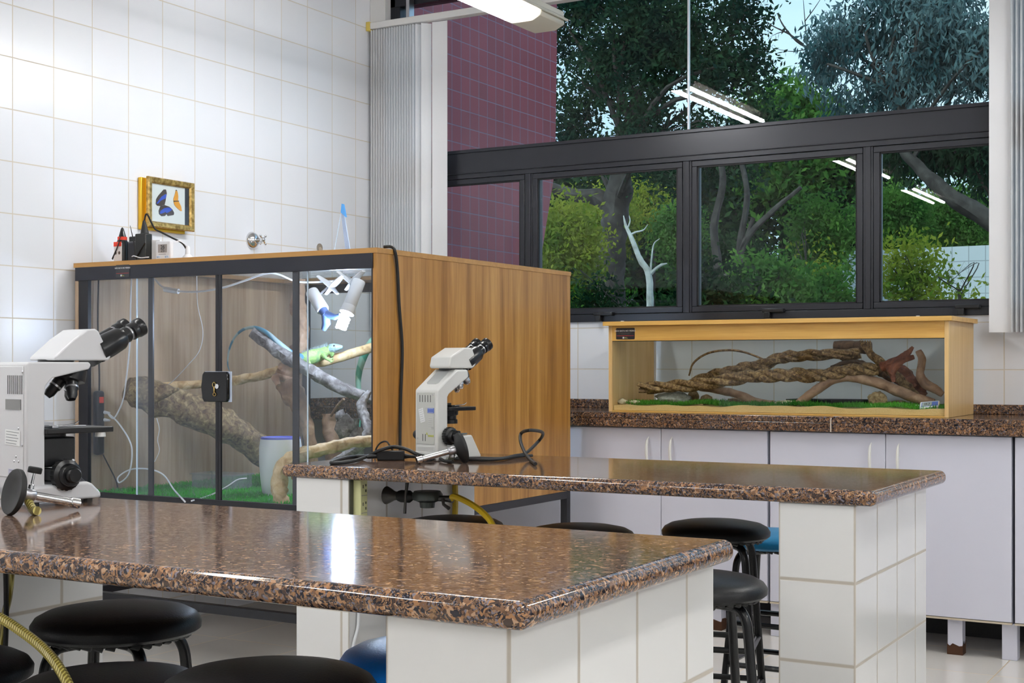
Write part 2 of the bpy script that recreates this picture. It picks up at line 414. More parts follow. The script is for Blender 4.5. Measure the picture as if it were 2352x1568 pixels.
lf_far = leaf_mat('far_foliage', (.004, .018, .010), (.035, .085, .025), .3)
lf_grass = leaf_mat('artificial_grass', (.02, .30, .02), (.08, .62, .05), .3)
lf_moss = leaf_mat('green_moss', (.03, .16, .02), (.12, .42, .05), .3)

# ------------------------------------------------------------------ the room
XL, XR, YB, YF, ZC = -4.3, 3.4, 6.0, -3.6, 3.3
WIN0, WIN1, WZ0, WZ1 = -4.22, 3.2, 1.33, 3.08
struct('floor', box(B(), (XL-.2, YF-.2, -.12), (XR+.2, YB+.2, 0)), tile_floor)
struct('ceiling', box(B(), (XL-.2, YF-.2, ZC), (XR+.2, YB+.2, ZC+.12)), ceil_m)
struct('wall_left', box(B(), (XL-.18, YF-.2, 0), (XL, YB+.18, ZC)), tile_w)
struct('wall_right', box(B(), (XR, YF-.2, 0), (XR+.18, YB+.18, ZC)), wallp)
struct('wall_front', box(B(), (XL, YF-.18, 0), (XR, YF, ZC)), wallp)
bm = B()
box(bm, (XL, YB, 0), (XR, YB+.18, WZ0)); box(bm, (XL, YB, WZ1), (XR, YB+.18, ZC))
box(bm, (XL, YB, WZ0), (WIN0, YB+.18, WZ1)); box(bm, (WIN1, YB, WZ0), (XR, YB+.18, WZ1))
struct('wall_back', bm, tile_w)

# window: dark aluminium band, lower sashes, big upper panes
def window():
    t = thing('window_1', 'wide window with dark aluminium frame above the tiled wall, looking onto the garden', 'window', (WIN0, YB, WZ0))
    del t['label'], t['category']; t['kind'] = 'structure'
    y0, y1 = YB-.012, YB+.06
    bm = B()
    box(bm, (WIN0, y0, WZ0), (WIN1, y1, WZ0+.035)); box(bm, (WIN0, y0, 2.075), (WIN1, y1, 2.222)); box(bm, (WIN0, y0, 3.01), (WIN1, y1, WZ1))
    box(bm, (WIN0, y0-.008, 2.205), (WIN1, y0, 2.222)); box(bm, (WIN0, y0-.006, 2.098), (WIN1, y0, 2.103))
    box(bm, (WIN0, y0, WZ0), (WIN0+.05, y1, WZ1)); box(bm, (WIN1-.05, y0, WZ0), (WIN1, y1, WZ1))
    obj('window_frame', bm, frame_m, t, bevel=.002)
    cs = [-4.21]+[-3.363+.852*i for i in range(8)]
    for c in cs[1:]:
        bm = B(); box(bm, (c-.012, y0-.001, WZ0+.035), (c+.012, y1-.01, 2.075)); box(bm, (c-.022, y0+.004, WZ0+.035), (c+.022, y1-.01, 2.075))
        obj('mullion', bm, frame_m, t, bevel=.0015)
    for a, b in zip(cs, cs[1:]):
        a2, b2 = a+.024, b-.024
        z0, z1 = WZ0+.037, 2.073; fw = .026
        bm = B()
        box(bm, (a2, y0+.002, z0), (b2, y1-.015, z0+fw)); box(bm, (a2, y0+.002, z1-fw), (b2, y1-.015, z1))
        box(bm, (a2, y0+.002, z0+fw), (a2+fw, y1-.015, z1-fw)); box(bm, (b2-fw, y0+.002, z0+fw), (b2, y1-.015, z1-fw))
        s = obj('sash', bm, frame_m, t, bevel=.002)
        bm = B(); g = .006
        for q in (((a2+fw, z0+fw), (b2-fw, z0+fw+g)), ((a2+fw, z1-fw-g), (b2-fw, z1-fw)), ((a2+fw, z0+fw), (a2+fw+g, z1-fw)), ((b2-fw-g, z0+fw), (b2-fw, z1-fw))):
            box(bm, (q[0][0], y0+.006, q[0][1]), (q[1][0], y0+.02, q[1][1]))
        obj('gasket', bm, gasket, s)
        obj('pane', box(B(), (a2+fw, y0+.012, z0+fw), (b2-fw, y0+.016, z1-fw)), win_glass, s)
        bm = B(); hx = (a2+b2)/2+.0
        box(bm, (hx-.05, y0-.03, WZ0+.028), (hx+.05, y0+.004, WZ0+.045)); box(bm, (hx-.04, y0-.032, WZ0+.0), (hx-.012, y0-.01, WZ0+.03))
        obj('sash_latch', bm, blackpl, s, bevel=.003)
    ups = [WIN0+.05, -2.511, -.35, 1.6, WIN1-.05]
    for a, b in zip(ups, ups[1:]):
        obj('upper_pane', box(B(), (a+.0025, y0+.02, 2.222), (b-.0025, y0+.028, 3.01)), win_glass, t)
    for a in ups[1:-1]:
        obj('glass_joint', box(B(), (a-.004, y0+.016, 2.222), (a+.004, y0+.03, 3.01)), pm('silicone', (.75, .8, .85), .3), t)
    bm = B(); box(bm, (-4.17, y0, 2.222), (-4.14, y1, 3.01)); obj('window_post', bm, frame_m, t, bevel=.002)
window()
bm = B(); box(bm, (XL+.002, 5.94, 2.925), (-4.20, 5.998, 3.2)); struct('trim_1', bm, rail_m)

# ------------------------------------------------------------------ ceiling luminaires
def luminaire(X, Yc, label):
    Z = 2.62
    t = thing('fluorescent_lamp', label, 'ceiling lamp', (X, Yc, Z), 0, None)
    bm = B(); prof = [(-.085, .045), (-.085, .02), (-.11, .005), (-.105, -.004), (-.06, .018), (0, .028), (.06, .018), (.105, -.004), (.11, .005), (.085, .02), (.085, .045)]
    L = .60
    prism(bm, prof, -L-.12, L+.26, M=Matrix.Translation((0, 0, .0)))
    bmesh.ops.translate(bm, verts=bm.verts, vec=(X, Yc, Z+.02))
    obj('lamp_housing', bm, pm('lamp_housing_cream', (.74, .70, .60), .4), t, bevel=.004)
    # sloping end of the housing
    bm = B(); prism(bm, [(-.085, .03), (-.10, -.012), (-.05, -.035), (.05, -.035), (.10, -.012), (.085, .03)], L+.02, L+.25, M=Matrix.Translation((X, Yc, Z+.015)))
    obj('end_cap', bm, pm('lamp_end_cream', (.72, .68, .58), .45), t, bevel=.012)
    for s in (-1, 1):
        tb = obj('tube', tube(B(), [(X+s*.048, Yc-.58, Z-.006), (X+s*.048, Yc+.58, Z-.006)], .0125, 14), lampon, t, smooth=True)
    for yy in (-.4, .4): obj('hanger', tube(B(), [(X, Yc+yy, Z+.06), (X, Yc+yy, ZC)], .004, 6), steel, t)
    return t
luminaire(-2.93, 4.53, 'twin-tube fluorescent lamp with cream housing hanging in front of the window blinds')
for X, Y, l in ((-2.93, 1.57, 'twin-tube fluorescent lamp over the front workbench'), (-2.93, -.35, 'twin-tube fluorescent lamp behind the front workbench, left row'),
                (-.1, 4.53, 'added twin-tube fluorescent lamp, out of view over the white base cabinets'), (-.1, 1.57, 'added twin-tube fluorescent lamp, out of view right of the workbenches'), (-.1, -1.4, 'added twin-tube fluorescent lamp, out of view in the rear of the middle row'),  # middle and right rows are added out of view to brighten the room
                (2.2, 3.2, 'added twin-tube fluorescent lamp, out of view near the right wall by the window'), (2.2, -.2, 'added twin-tube fluorescent lamp, out of view near the right wall at the rear')):
    luminaire(X, Y, l)

# ------------------------------------------------------------------ blinds
def blind(name, label, X0, X1, Z0, Z1, spec):
    t = thing(name, label, 'blind', ((X0+X1)/2, 5.93, Z0))
    for (xa, wid, ang) in spec:
        bm = B(); M = Matrix.Translation((xa, 5.93, 0)) @ Matrix.Rotation(math.radians(ang), 4, 'Z')
        n = 4
        pts = [(-wid/2+wid*i/n, .004*math.sin(PI*i/n)) for i in range(n+1)]
        poly = pts+[(p[0], p[1]+.0014) for p in pts[::-1]]
        prism(bm, [(p[0], p[1]) for p in poly], Z0, Z1, M=M, axis='z')
        obj('slat', bm, blind_m, t, smooth=True)
    return t
sp = [(-4.262+.0165*i, .05, 72) for i in range(17)]+[(-3.975, .05, 55), (-3.935, .055, 45), (-3.853, .088, 5)]
blind('vertical_blind', 'gathered white vertical blind in the corner beside the red tiled wall view', -4.27, -3.81, 1.30, 2.885, sp)
sp = [(-1.095, .085, 8)]+[(-1.035+.0185*i, .06, 70) for i in range(24)]
blind('vertical_blind', 'gathered white vertical blind at the right edge of the window', -1.13, -.6, 1.255, 2.885, sp)
t = thing('blind_headrail', 'long white rail across the window carrying the vertical blinds', 'curtain rail', (-1, 5.93, 2.89))
obj('rail', box(B(), (-4.275, 5.905, 2.89), (3.2, 5.955, 2.925)), rail_m, t, bevel=.003)
obj('end_clip', box(B(), (-4.298, 5.90, 2.882), (-4.275, 5.955, 2.93)), pm('yellow_cap', (.72, .55, .12), .5), t, bevel=.003)
for xx in (-4.06, -1.9, .5):
    obj('bracket', box(B(), (xx-.008, 5.94, 2.925), (xx+.012, 5.985, 3.2)), steel, t)

# ------------------------------------------------------------------ counter along the window
def counter():
    t = thing('granite_counter', 'long dark brown granite counter with low backsplash below the window', 'counter', (-1.5, 5.7, .852))
    bm = B(); box(bm, (XL+.003, 5.40, .889), (3.3, 5.998, .914)); box(bm, (XL+.003, 5.40, .852), (3.3, 5.425, .889))
    obj('worktop', bm, gran_d, t, bevel=.003)
    obj('backsplash', box(B(), (XL+.025, 5.972, .914), (3.3, 5.998, .955)), gran_d, t, bevel=.003)
    obj('side_splash', box(B(), (XL+.003, 5.42, .914), (XL+.025, 5.998, .955)), gran_d, t, bevel=.003)
    obj('joint_seam', tube(B(), [P(1908, 992, Y=5.398), P(1908, 962, Y=5.398), P(1914, 957, Y=5.41), P(1935, 957, Y=5.44)], .0025, 6), pm('pale_sealant', (.6, .52, .45), .6), t)
counter()
def cab_unit(x0, x1, label, seamtone=0):
    t = thing('base_cabinet', label, 'cabinet', ((x0+x1)/2, 5.7, .0), 0, 'white base cabinets under the window counter')
    bm = B(); box(bm, (x0+.004, 5.452, .142), (x1-.004, 5.95, .850)); obj('body', bm, lam, t)
    obj('bottom_edge', box(B(), (x0+.003, 5.432, .139), (x1-.003, 5.45, .146)), pm('worn_edge', (.55, .47, .36), .8), t)
    mid = (x0+x1)/2
    for a, b, hs in ((x0+.004, mid-.0012, 1), (mid+.0012, x1-.004, -1)):
        d = obj('door', box(B(), (a, 5.432, .148), (b, 5.45, .848)), lam, t, bevel=.002)
        hx = b-.055 if hs > 0 else a+.052
        bm = B(); pts = [(hx, 5.432, .812), (hx, 5.412, .79), (hx, 5.405, .75), (hx, 5.412, .71), (hx, 5.432, .69)]
        tube(bm, smooth_path(pts, 5), [.002, .007, .008, .007, .002], 8, flat=.8)
        obj('handle', bm, pm('cream_handle', (.78, .77, .72), .35), d, smooth=True)
    for lx, rust in ((x0+.07 if x0 < -1.5 else x0+.0, False), (x1+.0, False)): pass
    return t
cab_unit(-2.878, -1.918, 'white two-door base cabinet just right of the big terrarium')
cab_unit(-1.914, -.957, 'white two-door base cabinet under the oak vivarium, right half')
cab_unit(-.953, .01, 'white two-door base cabinet at the right edge of the photo')
cab_unit(-3.842, -2.882, 'white two-door base cabinet behind the big terrarium')
def cab_leg(x, label, rust):
    t = thing('cabinet_leg', label, 'cabinet leg', (x, 5.49, 0))
    obj('post', box(B(), (x-.028, 5.462, .0), (x+.028, 5.518, .139)), lam, t, bevel=.002)
    if rust:
        bm = B(); box(bm, (x-.0295, 5.4605, .0), (x+.0295, 5.5195, .045))
        bmesh.ops.subdivide_edges(bm, edges=bm.edges, cuts=4)
        for v in bm.verts:
            if v.co.z > .03: v.co.z += random.uniform(-.014, .014)
        obj('rusted_foot', bm, rust_m, t)
for px, r, l in ((2197, 1, 'white cabinet post with rusted foot right of the rear bench pillar'), (2322, 0, 'clean white cabinet post at the far right'), (1648, 1, 'white cabinet post with rusted foot behind the stacked black stools'), (1790, 0, 'white cabinet post behind the stool legs')):
    cab_leg(P(px, 1500, Y=5.49).x, l, r)
for x, l in ((-3.6, 'left'), (-3.0, 'right')): cab_leg(x, 'white cabinet post behind the terrarium stand, the %s one' % l, 0)
struct('recess_shade_board', box(B(), (XL, 5.86, 0), (3.3, 5.90, .8)), pm('recess_shade_paint', (.05, .05, .05), .9))  # dark board standing in for the shade beneath the cabinets

# ------------------------------------------------------------------ lab benches
def bench(name, label, xr, xl, y0, y1, py0, py1, px_l, px_r, tilem):
    t = thing(name, label, 'workbench', ((xr+xl)/2, (y0+y1)/2, 0))
    r = .02; z0, z1 = .782, .82
    bm = B(); box(bm, (xl, y0, z0), (xr, y1, z1))
    top = obj('granite_top', bm, gran, t)
    b = top.modifiers.new('bevel', 'BEVEL'); b.width = .017; b.segments = 6; b.limit_method = 'ANGLE'
    top.data.polygons.foreach_set('use_smooth', [True]*len(top.data.polygons))
    wn = top.modifiers.new('wn', 'WEIGHTED_NORMAL')
    for a, b_ in (px_l, px_r):
        obj('tiled_pillar', box(B(), (a, py0, 0), (b_, py1, z0)), tilem, t, bevel=.003)
        # pale corner trims
        for cx_ in (a, b_):
            bm = B(); box(bm, (cx_-.0035, py0-.0012, 0), (cx_+.0035, py0+.004, z0-.001)); 
    return t
pt1 = tile_mat('bench_tile_front', (.80, .79, .77), (.50, .45, .38), (.195, .195, .2), (-.887, 1.53, .594), .0050, .16)
pt2 = tile_mat('bench_tile_rear', (.80, .79, .77), (.50, .45, .38), (.192, .195, .2), (-.937, 3.273, .594), .0050, .16)
bench('lab_bench', 'front workbench with polished brown granite top nearest the viewer', -.85, -2.62, 1.505, 2.245, 1.53, 2.235, (-2.545, -2.36), (-1.082, -.887), pt1)
bench('lab_bench', 'rear workbench with polished brown granite top carrying the smaller microscope', -.885, -2.69, 3.255, 4.01, 3.273, 3.985, (-2.643, -2.447), (-1.129, -.937), pt2)

# ------------------------------------------------------------------ stools
def make_stool(label, seatm, H, loc, rotz, group='round stools under the workbenches'):
    t = thing('round_stool', label, 'stool', (loc[0], loc[1], 0), rotz, group)
    R = .16; H += .018
    prof = [(0, H), (.05, H-.0015), (.10, H-.006), (.135, H-.013), (.152, H-.022), (R, H-.034), (R-.001, H-.046), (R-.010, H-.053), (.14, H-.055), (0, H-.055)]
    obj('seat', lathe(B(), prof, seg=56), seatm, t, smooth=True, world=False)
    bm = B()
    for k in range(40):                                          # ragged folded vinyl under the rim
        a = 2*PI*k/40; tube(bm, [(.138*math.cos(a), .138*math.sin(a), H-.053), (.136*math.cos(a+.12), .136*math.sin(a+.12), H-.056-.0035*random.random())], .005+.003*random.random(), 6)
    lathe(bm, [(0, H-.055), (.13, H-.055), (.13, H-.059), (0, H-.059)], seg=32)
    obj('seat_underside', bm, blackrub, t, smooth=True, world=False)
    Rl = []
    for k in range(4):
        a = PI/4+k*PI/2; c, s = math.cos(a), math.sin(a)
        pts = [(.03*c, .03*s, H-.068), (.09*c, .09*s, H-.068), (.118*c, .118*s, H-.075), (.134*c, .134*s, H-.10), (.14*c, .14*s, H-.14), (.19*c, .19*s, .0)]
        obj('leg', tube(B(), smooth_path(pts[:5], 5)+[Vector(pts[5])], .0115, 10), stoolm, t, smooth=True, world=False)
    def legr(z): return .14+(.19-.14)*((H-.14-z)/(H-.14))
    for z in (.30, .17):
        q = [Vector((legr(z)*math.cos(PI/4+k*PI/2), legr(z)*math.sin(PI/4+k*PI/2), z)) for k in range(4)]
        bm = B()
        for k in range(4): tube(bm, [q[k], q[(k+1) % 4]], .009, 8)
        obj('footrest', bm, stoolm, t, smooth=True, world=False)
    return t
make_stool('black round stool under the front bench with a bright highlight on its rim', seat_k, .642, (-1.98, 1.91), .35)
make_stool('black round stool at the bottom edge, largest and nearest, left of the front pillar', seat_k, .66, (-1.32, 1.572), .2)
make_stool('lower black round stool at the bottom edge in front of the highlighted stool', seat_k, .60, (-1.700, 1.625), .6)
make_stool('black round stool cut by the lower left corner beside the braided hose', seat_k, .605, (-2.06, 1.57), .1)
make_stool('bright blue round stool half hidden behind the front pillar', seat_b, .648, (-1.245, 1.905), .5)
make_stool('black round stool mostly hidden, beside the gas valve of the rear bench', seat_k, .64, (-2.262, 3.555), .1)
make_stool('black round stool mostly hidden, right of the yellow gas hose', seat_k, .64, (-1.826, 3.56), .4)
make_stool('black round stool tucked under the rear bench beside its right pillar', seat_k, .645, (-1.514, 3.83), .25)
make_stool('teal blue round stool behind the black ones, cut by the rear pillar', seat_t, .575, (-1.476, 4.25), .0)
make_stool('black round stool between the two benches, right of the front bench corner', seat_k, .625, (-1.215, 2.96), .55)

# ------------------------------------------------------------------ big terrarium cabinet
TX0, TX1, TY0, TY1, TZ0, TZ1 = -4.268, -2.788, 3.893, 5.34, .571, 1.527
def sticker(parent, M, w_=.072, h_=.052, card=blackink):
    """'do not tap the glass' notice, in the x,z plane of M, facing -y; local to parent"""
    c = obj('notice_sticker', prism(B(), [(-w_/2+.003, -h_/2), (w_/2-.003, -h_/2), (w_/2, -h_/2+.003), (w_/2, h_/2-.003), (w_/2-.003, h_/2), (-w_/2+.003, h_/2), (-w_/2, h_/2-.003), (-w_/2, -h_/2+.003)], -.0012, 0, M=M), card, parent, world=False, label='black notice with white lettering and a red line')
    R90 = Matrix.Rotation(PI/2, 4, 'X')
    f = lambda x, z: M @ Matrix.Translation((x, -.0016, z)) @ R90
    text('lettering', 'NÃO BATA NO VIDRO!', w_*.107, whiteink, c, f(0, h_*.24), .0003)
    text('lettering', 'Isso pode estressar e assustar', w_*.052, darkink, c, f(0, h_*.08), .0002)
    text('lettering', 'os animais do recinto', w_*.052, darkink, c, f(0, -h_*.02), .0002)
    obj('red_line', box(B(), (-w_*.46, -.0018, -h_*.2), (w_*.46, -.0013, -h_*.17), M=M), redink, c, world=False)
    obj('emblem', box(B(), (-w_*.14, -.0018, -h_*.43), (-w_*.06, -.0013, -h_*.29), M=M), whiteink, c, world=False)
    bm = B(); box(bm, (-w_*.04, -.0018, -h_*.36), (w_*.06, -.0013, -h_*.33), M=M); box(bm, (-w_*.04, -.0018, -h_*.41), (w_*.13, -.0013, -h_*.38), M=M)
    obj('emblem_words', bm, inkyel, c, world=False)
def terrarium():
    t = thing('terrarium_cabinet', 'large glass-fronted iguana terrarium in a teak-coloured cabinet on a black steel stand', 'terrarium', ((TX0+TX1)/2, (TY0+TY1)/2, 0))
    th = .018
    bm = B(); box(bm, (TX0-.004, TY0-.004, TZ1-.018), (TX1+.003, 4.14, TZ1)); box(bm, (TX0-.004, 5.12, TZ1-.018), (TX1+.003, TY1, TZ1))
    box(bm, (TX0-.004, 4.14, TZ1-.018), (TX0+.06, 5.12, TZ1)); box(bm, (TX1-.06, 4.14, TZ1-.018), (TX1+.003, 5.12, TZ1))
    obj('top_board', bm, w_edge, t)
    obj('ceiling_mesh', box(B(), (TX0+.05, 4.13, TZ1-.022), (TX1-.05, 5.13, TZ1-.0185)), mesh_m, t)
    obj('side_panel', box(B(), (TX1-th, TY0, TZ0), (TX1, TY1, TZ1-.018)), w_cab, t, bevel=.001)
    obj('side_panel', box(B(), (TX0, TY0, TZ0), (TX0+th, TY1, TZ1-.018)), w_in, t, bevel=.001)
    obj('base_board', box(B(), (TX0+th, TY0+.01, TZ0), (TX1-th, TY1, TZ0+.02)), w_in, t)
    obj('fascia', box(B(), (TX0+.006, TY0-.006, TZ1-.071), (TX1-th+.002, TY0+.012, TZ1-.018)), blackfr, t, bevel=.001)
    bm = B()
    box(bm, (TX0+.018, TY0+.002, TZ0+.02), (TX0+.07, TY0+.02, TZ1-.07)); box(bm, (TX1-th-.008, TY0+.002, TZ0+.02), (TX1-th, TY0+.02, TZ1-.07))
    box(bm, (TX0+.018, TY0-.002, TZ0), (TX1-th, TY0+.02, TZ0+.045))
    obj('front_frame', bm, blackpt, t, bevel=.001)
    # back frame and glass
    bm = B()
    box(bm, (TX0+th, TY1-.03, TZ0+.02), (TX0+.045, TY1, TZ1-.018)); box(bm, (TX1-.05, TY1-.03, TZ0+.02), (TX1-th, TY1, TZ1-.018))
    box(bm, (TX0+th, TY1-.03, TZ1-.06), (TX1-th, TY1, TZ1-.018)); box(bm, (TX0+th, TY1-.03, TZ0+.02), (TX1-th, TY1, TZ0+.05))
    obj('back_frame', bm, blackpt, t)
    obj('back_pane', box(B(), (TX0+.045, TY1-.018, TZ0+.05), (TX1-.05, TY1-.014, TZ1-.06)), tank_glass, t)
    g0, g1 = TZ0+.04, TZ1-.068
    panes = [('glass_pane', -4.2, -3.86, TY0+.014), ('sliding_door', -3.935, -3.522, TY0+.006), ('sliding_door', -3.512, -3.098, TY0+.006), ('glass_pane', -3.160, -2.812, TY0+.014)]
    doors = []
    for nme, a, b, y in panes:
        p = obj(nme, box(B(), (a, y, g0), (b, y+.004, g1)), door_glass if a < -3.2 else tank_glass, t)
        doors.append(p)
    for xx, wd, y, par in ((-3.865, .012, TY0+.008, 0), (-3.522, .006, TY0+.002, 1), (-3.508, .006, TY0+.002, 2), (-3.154, .013, TY0+.008, 3)):
        obj('black_seal', box(B(), (xx-wd, y, g0), (xx+wd, y+.008, g1)), blackpt, doors[par])
    for xx, par in ((-3.936, 1), (-3.097, 2)):
        obj('glass_edge', box(B(), (xx-.0018, TY0+.0052, g0), (xx+.0018, TY0+.0105, g1)), edge_glass, doors[par])
    # lock
    lc = P(497, 888, Y=TY0-.01)
    obj('lock_plate', box(B(), (lc.x-.064, TY0-.002, lc.z-.056), (lc.x+.066, TY0+.002, lc.z+.057)), pm('pale_lock_backing', (.62, .70, .85), .3), t, bevel=.001)
    bm = B(); prism(bm, [(lc.x-.064, lc.z+.045), (lc.x-.056, lc.z+.056), (lc.x+.054, lc.z+.056), (lc.x+.060, lc.z+.045), (lc.x+.060, lc.z-.045), (lc.x+.054, lc.z-.056), (lc.x-.056, lc.z-.056), (lc.x-.064, lc.z-.045), (lc.x-.07, lc.z)], TY0-.018, TY0-.002)
    lk = obj('lock_case', bm, pm('glossy_black', (.005, .005, .006), .08), t, bevel=.004)
    obj('keyhole', lathe(B(), [(0, 0), (.009, 0), (.009, .004), (0, .004)], axisM((lc.x+.012, TY0-.018, lc.z+.002), (0, -1, 0))), chrome, lk, smooth=True)
    bm = B(); tube(bm, [(lc.x-.002+.007*math.cos(a), TY0-.021, lc.z+.008+.009*math.sin(a)) for a in np.linspace(0, 2*PI, 16)], .0015, 6)
    tube(bm, [(lc.x-.002, TY0-.021, lc.z-.002), (lc.x-.001, TY0-.021, lc.z-.022)], .0025, 6); tube(bm, [(lc.x+.007*math.cos(a), TY0-.021, lc.z-.028+.006*math.sin(a)) for a in np.linspace(0, 2*PI, 12)], .0015, 6)
    obj('key', bm, gold, lk, smooth=True)
    # mesh strips in ceiling
    sc = P(282, 621, Y=TY0-.006)
    sticker(t, Matrix.Translation(sc+Vector((0, 0, -.002))-Vector(t.location)), .074, .048, pm('charcoal_card', (.035, .037, .042), .4))
    return t
terrarium()
def stand():
    t = thing('steel_stand', 'black square-tube steel stand under the big terrarium', 'stand', ((TX0+TX1)/2, (TY0+TY1)/2, 0))
    a = .032
    def rail(name, p, q):
        obj(name, box(B(), p, q), blackpt, t, bevel=.001)
    x0, x1, y0, y1, zt = TX0, TX1, TY0, TY1, TZ0
    for y in (y0, y1-a):
        rail('rail', (x0+a, y, zt-a), (x1-a, y+a, zt))
    for x in (x0, x1-a): rail('rail', (x, y0+a, zt-a), (x+a, y1-a, zt))
    rail('low_rail', (x0+a, y0, .19), (x1-a, y0+a, .222)); rail('low_rail', (x0, y0+a, .19), (x0+a, y1-a, .222))
    for x in (x0, x1-a):
        for y in (y0, y1-a): rail('leg', (x, y, 0), (x+a, y+a, zt))
stand()
# grass mat (stuff), cards
def cards(name, pts, size, mat, mode='leaf', aspect=.5, kind=None, parent=None, droop=0.0):
    pts = np.asarray(pts, dtype=np.float64); n = len(pts)
    if mode == 'blade':
        d = rng.normal(size=(n, 3))*.55; d[:, 2] = 1
    else:
        d = rng.normal(size=(n, 3)); d[:, 2] -= droop
    d /= np.linalg.norm(d, axis=1)[:, None]
    e = np.cross(d, rng.normal(size=(n, 3))); e /= np.linalg.norm(e, axis=1)[:, None]+1e-9
    L = (size*rng.uniform(.6, 1.3, n))[:, None]
    v = np.empty((n, 4, 3)); v[:, 0] = pts; v[:, 1] = pts+d*L*.5+e*L*aspect*.5; v[:, 2] = pts+d*L; v[:, 3] = pts+d*L*.5-e*L*aspect*.5
    me = bpy.data.meshes.new(name); me.vertices.add(n*4); me.loops.add(n*4); me.polygons.add(n)
    off = np.array(woff(parent)) if parent is not None else np.zeros(3)
    me.vertices.foreach_set('co', (v.reshape(-1, 3)-off).ravel()); me.loops.foreach_set('vertex_index', np.arange(n*4)); me.polygons.foreach_set('loop_start', np.arange(n)*4)
    me.update(calc_edges=True); me.validate(); me.materials.append(mat)
    o = bpy.data.objects.new(name, me); COL.objects.link(o)
    if parent is not None: o.parent = parent
    if kind: o['kind'] = kind
    return o
FZ = TZ0+.022
bm = B(); box(bm, (TX0+.022, TY0+.024, FZ), (TX1-.022, TY1-.032, FZ+.012))
t = thing('grass_mat', 'bright green grass mat covering the terrarium floor', 'grass', (-3.5, 4.6, FZ)); t['kind'] = 'stuff'
o = obj('mat', bm, pm('green_mat', (.02, .17, .02), .9), t); o['kind'] = 'stuff'
n = 26000; pts = np.stack([rng.uniform(TX0+.03, TX1-.03, n), rng.uniform(TY0+.03, TY1-.06, n), np.full(n, FZ+.011)], 1)
cards('grass_blade', pts, .016, lf_grass, 'blade', .18, 'stuff', t)
GZ = FZ+.018
# log and branches of the terrarium
def branch(name, label, pts, r, mat, rough=.25, seg=14, n=8, cat='branch', group='branches in the terrarium', extra=None, flat=None, fr=1):
    pts = smooth_path(pts, n); bm = B(); tube(bm, pts, r, seg, rough=rough, fr=fr, flat=flat)
    if extra:
        for ep, er in extra: tube(bm, smooth_path(ep, 5), er, 8, rough=rough)
    t = obj(name, bm, mat, None, smooth=True); 
    c = pts[0].copy()
    for v in t.data.vertices: v.co -= c
    t.location = c
    return tag(t, label, cat, group)
Pd = lambda px, py, Y: P(px, py, Y=Y)
branch('log', 'thick mossy log leaning across the terrarium from the left wall to the floor', [Pd(290, 893, 4.02), Pd(345, 910, 4.10), Pd(420, 935, 4.2), Pd(500, 970, 4.3), Pd(570, 1010, 4.42), Pd(650, 1070, 4.58), Pd(700, 1102, 4.68)], [.050, .066, .072, .068, .06, .055, .05], bk_log, .35, 20, cat='log', group=None,
       extra=[([Pd(350, 925, 4.06), Pd(385, 905, 4.03), Pd(410, 893, 4.03)], [.008, .01, .006])])
branch('branch', 'long straight yellow branch lying behind the lock of the terrarium', [Pd(352, 888, 4.32), Pd(430, 884, 4.4), Pd(500, 878, 4.5), Pd(560, 870, 4.58), Pd(610, 860, 4.62), Pd(655, 845, 4.66)], [.016, .018, .018, .02, .021, .018], bk_pale, .35)
branch('branch', 'grey-blue bark branch ending in a stub below the iguana tail', [Pd(580, 762, 4.42), Pd(620, 790, 4.45), Pd(655, 818, 4.48), Pd(690, 838, 4.50), Pd(730, 862, 4.56), Pd(790, 893, 4.62), Pd(850, 915, 4.7), Pd(880, 930, 4.76)], [.024, .03, .03, .026, .03, .027, .022, .02], bk_grey, .3)
branch('branch', 'pale branch carrying the green iguana', [Pd(700, 835, 4.62), Pd(735, 832, 4.66), Pd(780, 820, 4.72), Pd(830, 805, 4.8), Pd(900, 785, 4.95)], [.018, .020, .021, .021, .02], bk_pale, .2)
branch('driftwood_log', 'smooth brown twisted driftwood trunk standing behind the sliding door bar', [Pd(700, 1150, 4.64), Pd(718, 1060, 4.64), Pd(700, 960, 4.62), Pd(672, 905, 4.60), Pd(660, 868, 4.60), Pd(672, 830, 4.60), Pd(690, 790, 4.60), Pd(692, 745, 4.60), Pd(684, 705, 4.60), Pd(690, 640, 4.60)],
       [.03, .024, .03, .05, .055, .045, .03, .026, .034, .022], bk_brown, .3, cat='driftwood', group=None, extra=[([Pd(655, 870, 4.56), Pd(634, 866, 4.5), Pd(640, 885, 4.48)], [.014, .018, .01])])
branch('branch', 'thick pale root curving up from the terrarium floor beside the white humidifier', [Pd(655, 1170, 4.02), Pd(640, 1125, 4.02), Pd(650, 1075, 4.04), Pd(680, 1048, 4.08), Pd(740, 1032, 4.15), Pd(800, 1018, 4.22), Pd(860, 1012, 4.3), Pd(920, 1005, 4.4)], [.028, .03, .030, .028, .024, .022, .02, .018], bk_pale, .4)
branch('branch', 'crooked grey-brown branch rising at the right end of the terrarium', [Pd(735, 1080, 4.35), Pd(780, 1055, 4.38), Pd(825, 1025, 4.42), Pd(845, 990, 4.46), Pd(836, 955, 4.5), Pd(832, 925, 4.52), Pd(848, 900, 4.56)], [.012, .017, .018, .018, .02, .02, .012], bk_grey, .35)
branch('cork_tube', 'upright reddish-brown bark post in the terrarium corner', [Pd(770, 1080, 4.9), Pd(765, 1020, 4.9), Pd(757, 985, 4.9), Pd(756, 950, 4.9)], [.04, .036, .033, .03], bk_brown, .2, cat='bark post', group=None, extra=[([Pd(760, 955, 4.86), Pd(775, 932, 4.84), Pd(790, 916, 4.82)], [.006, .007, .006])])
